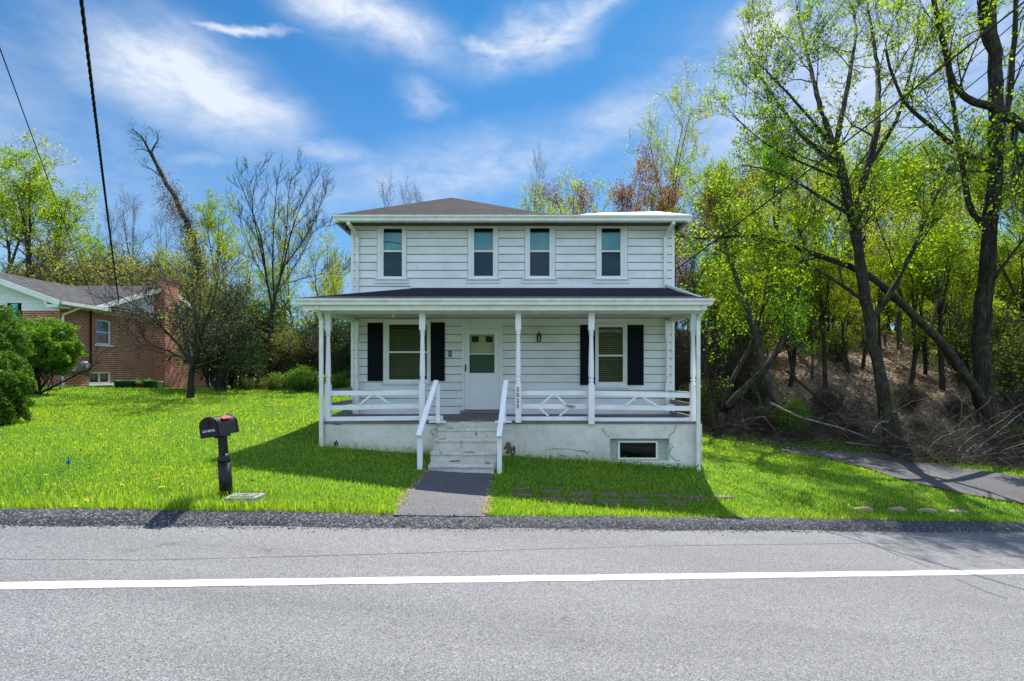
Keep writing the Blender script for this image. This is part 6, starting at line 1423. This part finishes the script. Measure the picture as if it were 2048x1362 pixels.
# brush, fallen branches, leaf litter and forest floor plants
M['straw'] = leafmat('straw', [(.45, .36, .18), (.55, .46, .26), (.36, .28, .14)], (1, 1, 1), .2)
def brush():
    t = Tree(77); rn = t.r
    for k in range(1400):
        px = rn.uniform(1395, 2150); x0 = X(px, 16); yb = float(wood_y(x0)); y = yb + abs(rn.gauss(.3, 1.3)) + .1; x = X(px, y)
        if x < 5.2: continue
        p = Vector((x, y, g1(x, y) + rn.uniform(0, .15))); d = Vector((rn.gauss(0, 1), rn.gauss(0, .5), rn.uniform(.05, .8)))
        q = t.path(p, d, rn.uniform(.5, 2.2), 6, .18, -.07); r = rn.uniform(.004, .011); rr = t.limb(q, r, .003, 2)
        for j in range(2):
            i = rn.randint(1, 4); t.limb(t.path(q[i], (q[i + 1] - q[i]).normalized() + Vector((rn.gauss(0, .6), rn.gauss(0, .6), rn.gauss(0, .4))), rn.uniform(.2, .8), 4, .2, 0), r * .6, .002, 3)
    tag(link('brush', t.wood('brush', M['twig'])), 'tangle of bare twigs and brambles at the foot of the wood', 'brush', kind='stuff')
    t = Tree(79); rn = t.r
    for k in range(170):
        px = rn.uniform(1440, 2100); x = X(px, 15.6); y = float(wood_y(x)) + rn.uniform(.2, 1.6); x = X(px, y)
        q = t.path(Vector((x, y, g1(x, y) + rn.uniform(0, .4))), Vector((rn.gauss(0, 1), rn.gauss(0, .4), rn.uniform(.1, 1.0))), rn.uniform(.7, 2.6), 9, .16, -.08); t.limb(q, rn.uniform(.006, .012), .003, 2)
    tag(link('brush', t.wood('brush', M['bark_pale'])), 'scattered pale bramble canes arching in front of the darker brush', 'brush', kind='stuff')
    t = Tree(78); rn = t.r
    for k in range(800):
        x = rn.uniform(-13, -3.9); y = float(wood_y(x)) + abs(rn.gauss(.3, 1.6)); p = Vector((x, y, g1(x, y))); d = Vector((rn.gauss(0, 1), rn.gauss(0, .5), rn.uniform(.3, 1.6)))
        q = t.path(p, d, rn.uniform(.5, 2.0), 6, .18, -.06); t.limb(q, rn.uniform(.006, .014), .004, 2)
    tag(link('brush', t.wood('brush', M['twig'])), 'tangle of bare twigs along the back edge of the left lawn', 'brush', kind='stuff')
    rng = np.random.default_rng(6); n = 60000
    D = rng.uniform(14, 40, n); px = rng.uniform(1350, 2250, n); x = (px - CX) / F * D; k = (D > wood_y(x) - .9 + rng.normal(0, .35, n)) & ~inpoly(x, D, DRV); x, y = x[k], D[k]
    c = np.stack([x, y, gz(x, y) + rng.uniform(.005, .05, len(x))], -1)
    tag(link('leaf_litter', leaf_mesh('leaf_litter', c, rng.uniform(.03, .06, len(x)) * (y / 18), M['lf_litter'], rng, .8)), 'dry brown leaves covering the slope of the wood', 'leaf litter', kind='stuff')
    n = 1600; sd_ = rng.integers(0, 2, n); y = 7.25 + rng.exponential(.8, n).clip(0, 2.4); x = np.where(sd_ == 0, -1.57, -.36) + rng.normal(0, .035, n); c = np.stack([x, y, gz(x, y) + rng.uniform(.015, .04, n)], -1)
    tag(link('dry_grass', leaf_mesh('dry_grass', c, rng.uniform(.012, .03, n), M['straw'], rng, .8, .2)), 'dry straw coloured clippings along both edges of the asphalt walk', 'dry grass', kind='stuff')
    n = 9000; D = 14 + rng.gamma(1.2, 1.6, n); px = rng.uniform(1380, 2200, n); x = (px - CX) / F * D; g = np.sin(x * 1.1) * np.sin(D * 1.7 + x) > -.1
    k = (D > wood_y(x) - .6) & g & ~inpoly(x, D, DRV); x, y = x[k], D[k]; c = np.stack([x, y, gz(x, y) + rng.uniform(.02, .30, len(x)) ** 1.5], -1)
    tag(link('ground_plants', leaf_mesh('ground_plants', c, rng.uniform(.025, .05, len(x)), M['lf_ground'], rng, .5)), 'low green plants growing at the foot of the wood', 'ground plants', kind='stuff')
brush()
FB = [([(1540, 805), (1600, 838, .0), (1660, 848, -.1), (1720, 868, -.3), (1765, 890, -.4)], 15.6, .035, 'long pale fallen branch sloping down to the foot of the forked tree', 'bark_pale'),
      ([(1690, 885), (1730, 890), (1768, 892)], 15.0, .022, 'short pale fallen branch lying left of the forked tree base', 'bark_pale'),
      ([(1745, 865), (1752, 850), (1764, 842), (1778, 844)], 14.6, .02, 'small pale hooked branch against the forked tree trunk', 'bark_pale'),
      ([(1858, 830), (1868, 860), (1885, 868), (1890, 890)], 15.4, .018, 'thin pale curling branch upright in the brush right of the forked tree', 'bark_pale'),
      ([(1898, 868), (1896, 890), (1908, 900), (1880, 918)], 15.0, .022, 'pale bent stick reaching toward the driveway edge', 'bark_pale'),
      ([(1575, 742), (1640, 800), (1700, 850), (1712, 895)], 16.0, .045, 'dark slanting dead stem left of the forked tree', 'bark'),
      ([(1475, 800), (1420, 860), (1400, 905)], 16.8, .04, 'dark slanting stem at the right rear of the house', 'bark'),
      ([(1950, 915), (2000, 922), (2070, 930)], 14.3, .075, 'thick fallen log on the bank beyond the driveway at the right', 'bark_grey'),
      ([(1780, 905), (1850, 916), (1930, 912)], 14.5, .05, 'thin fallen log lying along the far edge of the driveway', 'bark_grey')]
for i, (ps, D, r, lab, bm) in enumerate(FB):
    t = Tree(900 + i); pts, rr = limb_px(t, ps, D, r, r * .5, dict(CS, n=[4], t0=[.3], ang=[40], len=[.5], rr=[.5], seg=[4]) if i < 7 else None)
    tag(link('fallen_log' if i >= 7 else 'fallen_branch', t.wood('fallen_branch', M[bm])), lab, 'log' if i >= 7 else 'branch')

def gravel():
    rng = np.random.default_rng(21); n = 5200
    x = rng.uniform(-8, 10, n); t = rng.choice([0, 1, 2], n, p=[.5, .35, .15]); off = np.where(t == 0, -rng.exponential(.05, n) - .01, np.where(t == 1, rng.uniform(.02, .36, n), rng.uniform(.34, .5, n)))
    y = 7.0 + .224 * x + off; zk = np.interp(off, [-.05, .02, .08, .16, .25, .33, .5], [0, .02, .055, .085, .10, .10, .09]); r = rng.uniform(.004, .012, n) * (1 + (rng.uniform(0, 1, n) > .97) * 1.0)
    c = np.stack([x, y, road_z(x, y) + zk + r * .4], -1); o = np.array([[1, 0, 0], [-1, 0, 0], [0, 1, 0], [0, -1, 0], [0, 0, .7], [0, 0, -.7]])
    V = c[:, None] + o[None] * r[:, None, None] * rng.uniform(.6, 1.3, (n, 6, 1)); F = np.array([[0, 2, 4], [2, 1, 4], [1, 3, 4], [3, 0, 4], [2, 0, 5], [1, 2, 5], [3, 1, 5], [0, 3, 5]])
    idx = (np.arange(n)[:, None, None] * 6 + F[None]).reshape(-1, 3); me = np_mesh('gravel', V.reshape(-1, 3), np.full(len(idx), 3), idx, M['gravel'])
    tag(link('gravel', me), 'loose grey grit scattered along the asphalt kerb', 'gravel', kind='stuff')
M['gravel'] = leafmat('grit', [(.10, .10, .105), (.22, .22, .22), (.06, .06, .065), (.34, .33, .31)], (1, 1, 1), .0)
gravel()
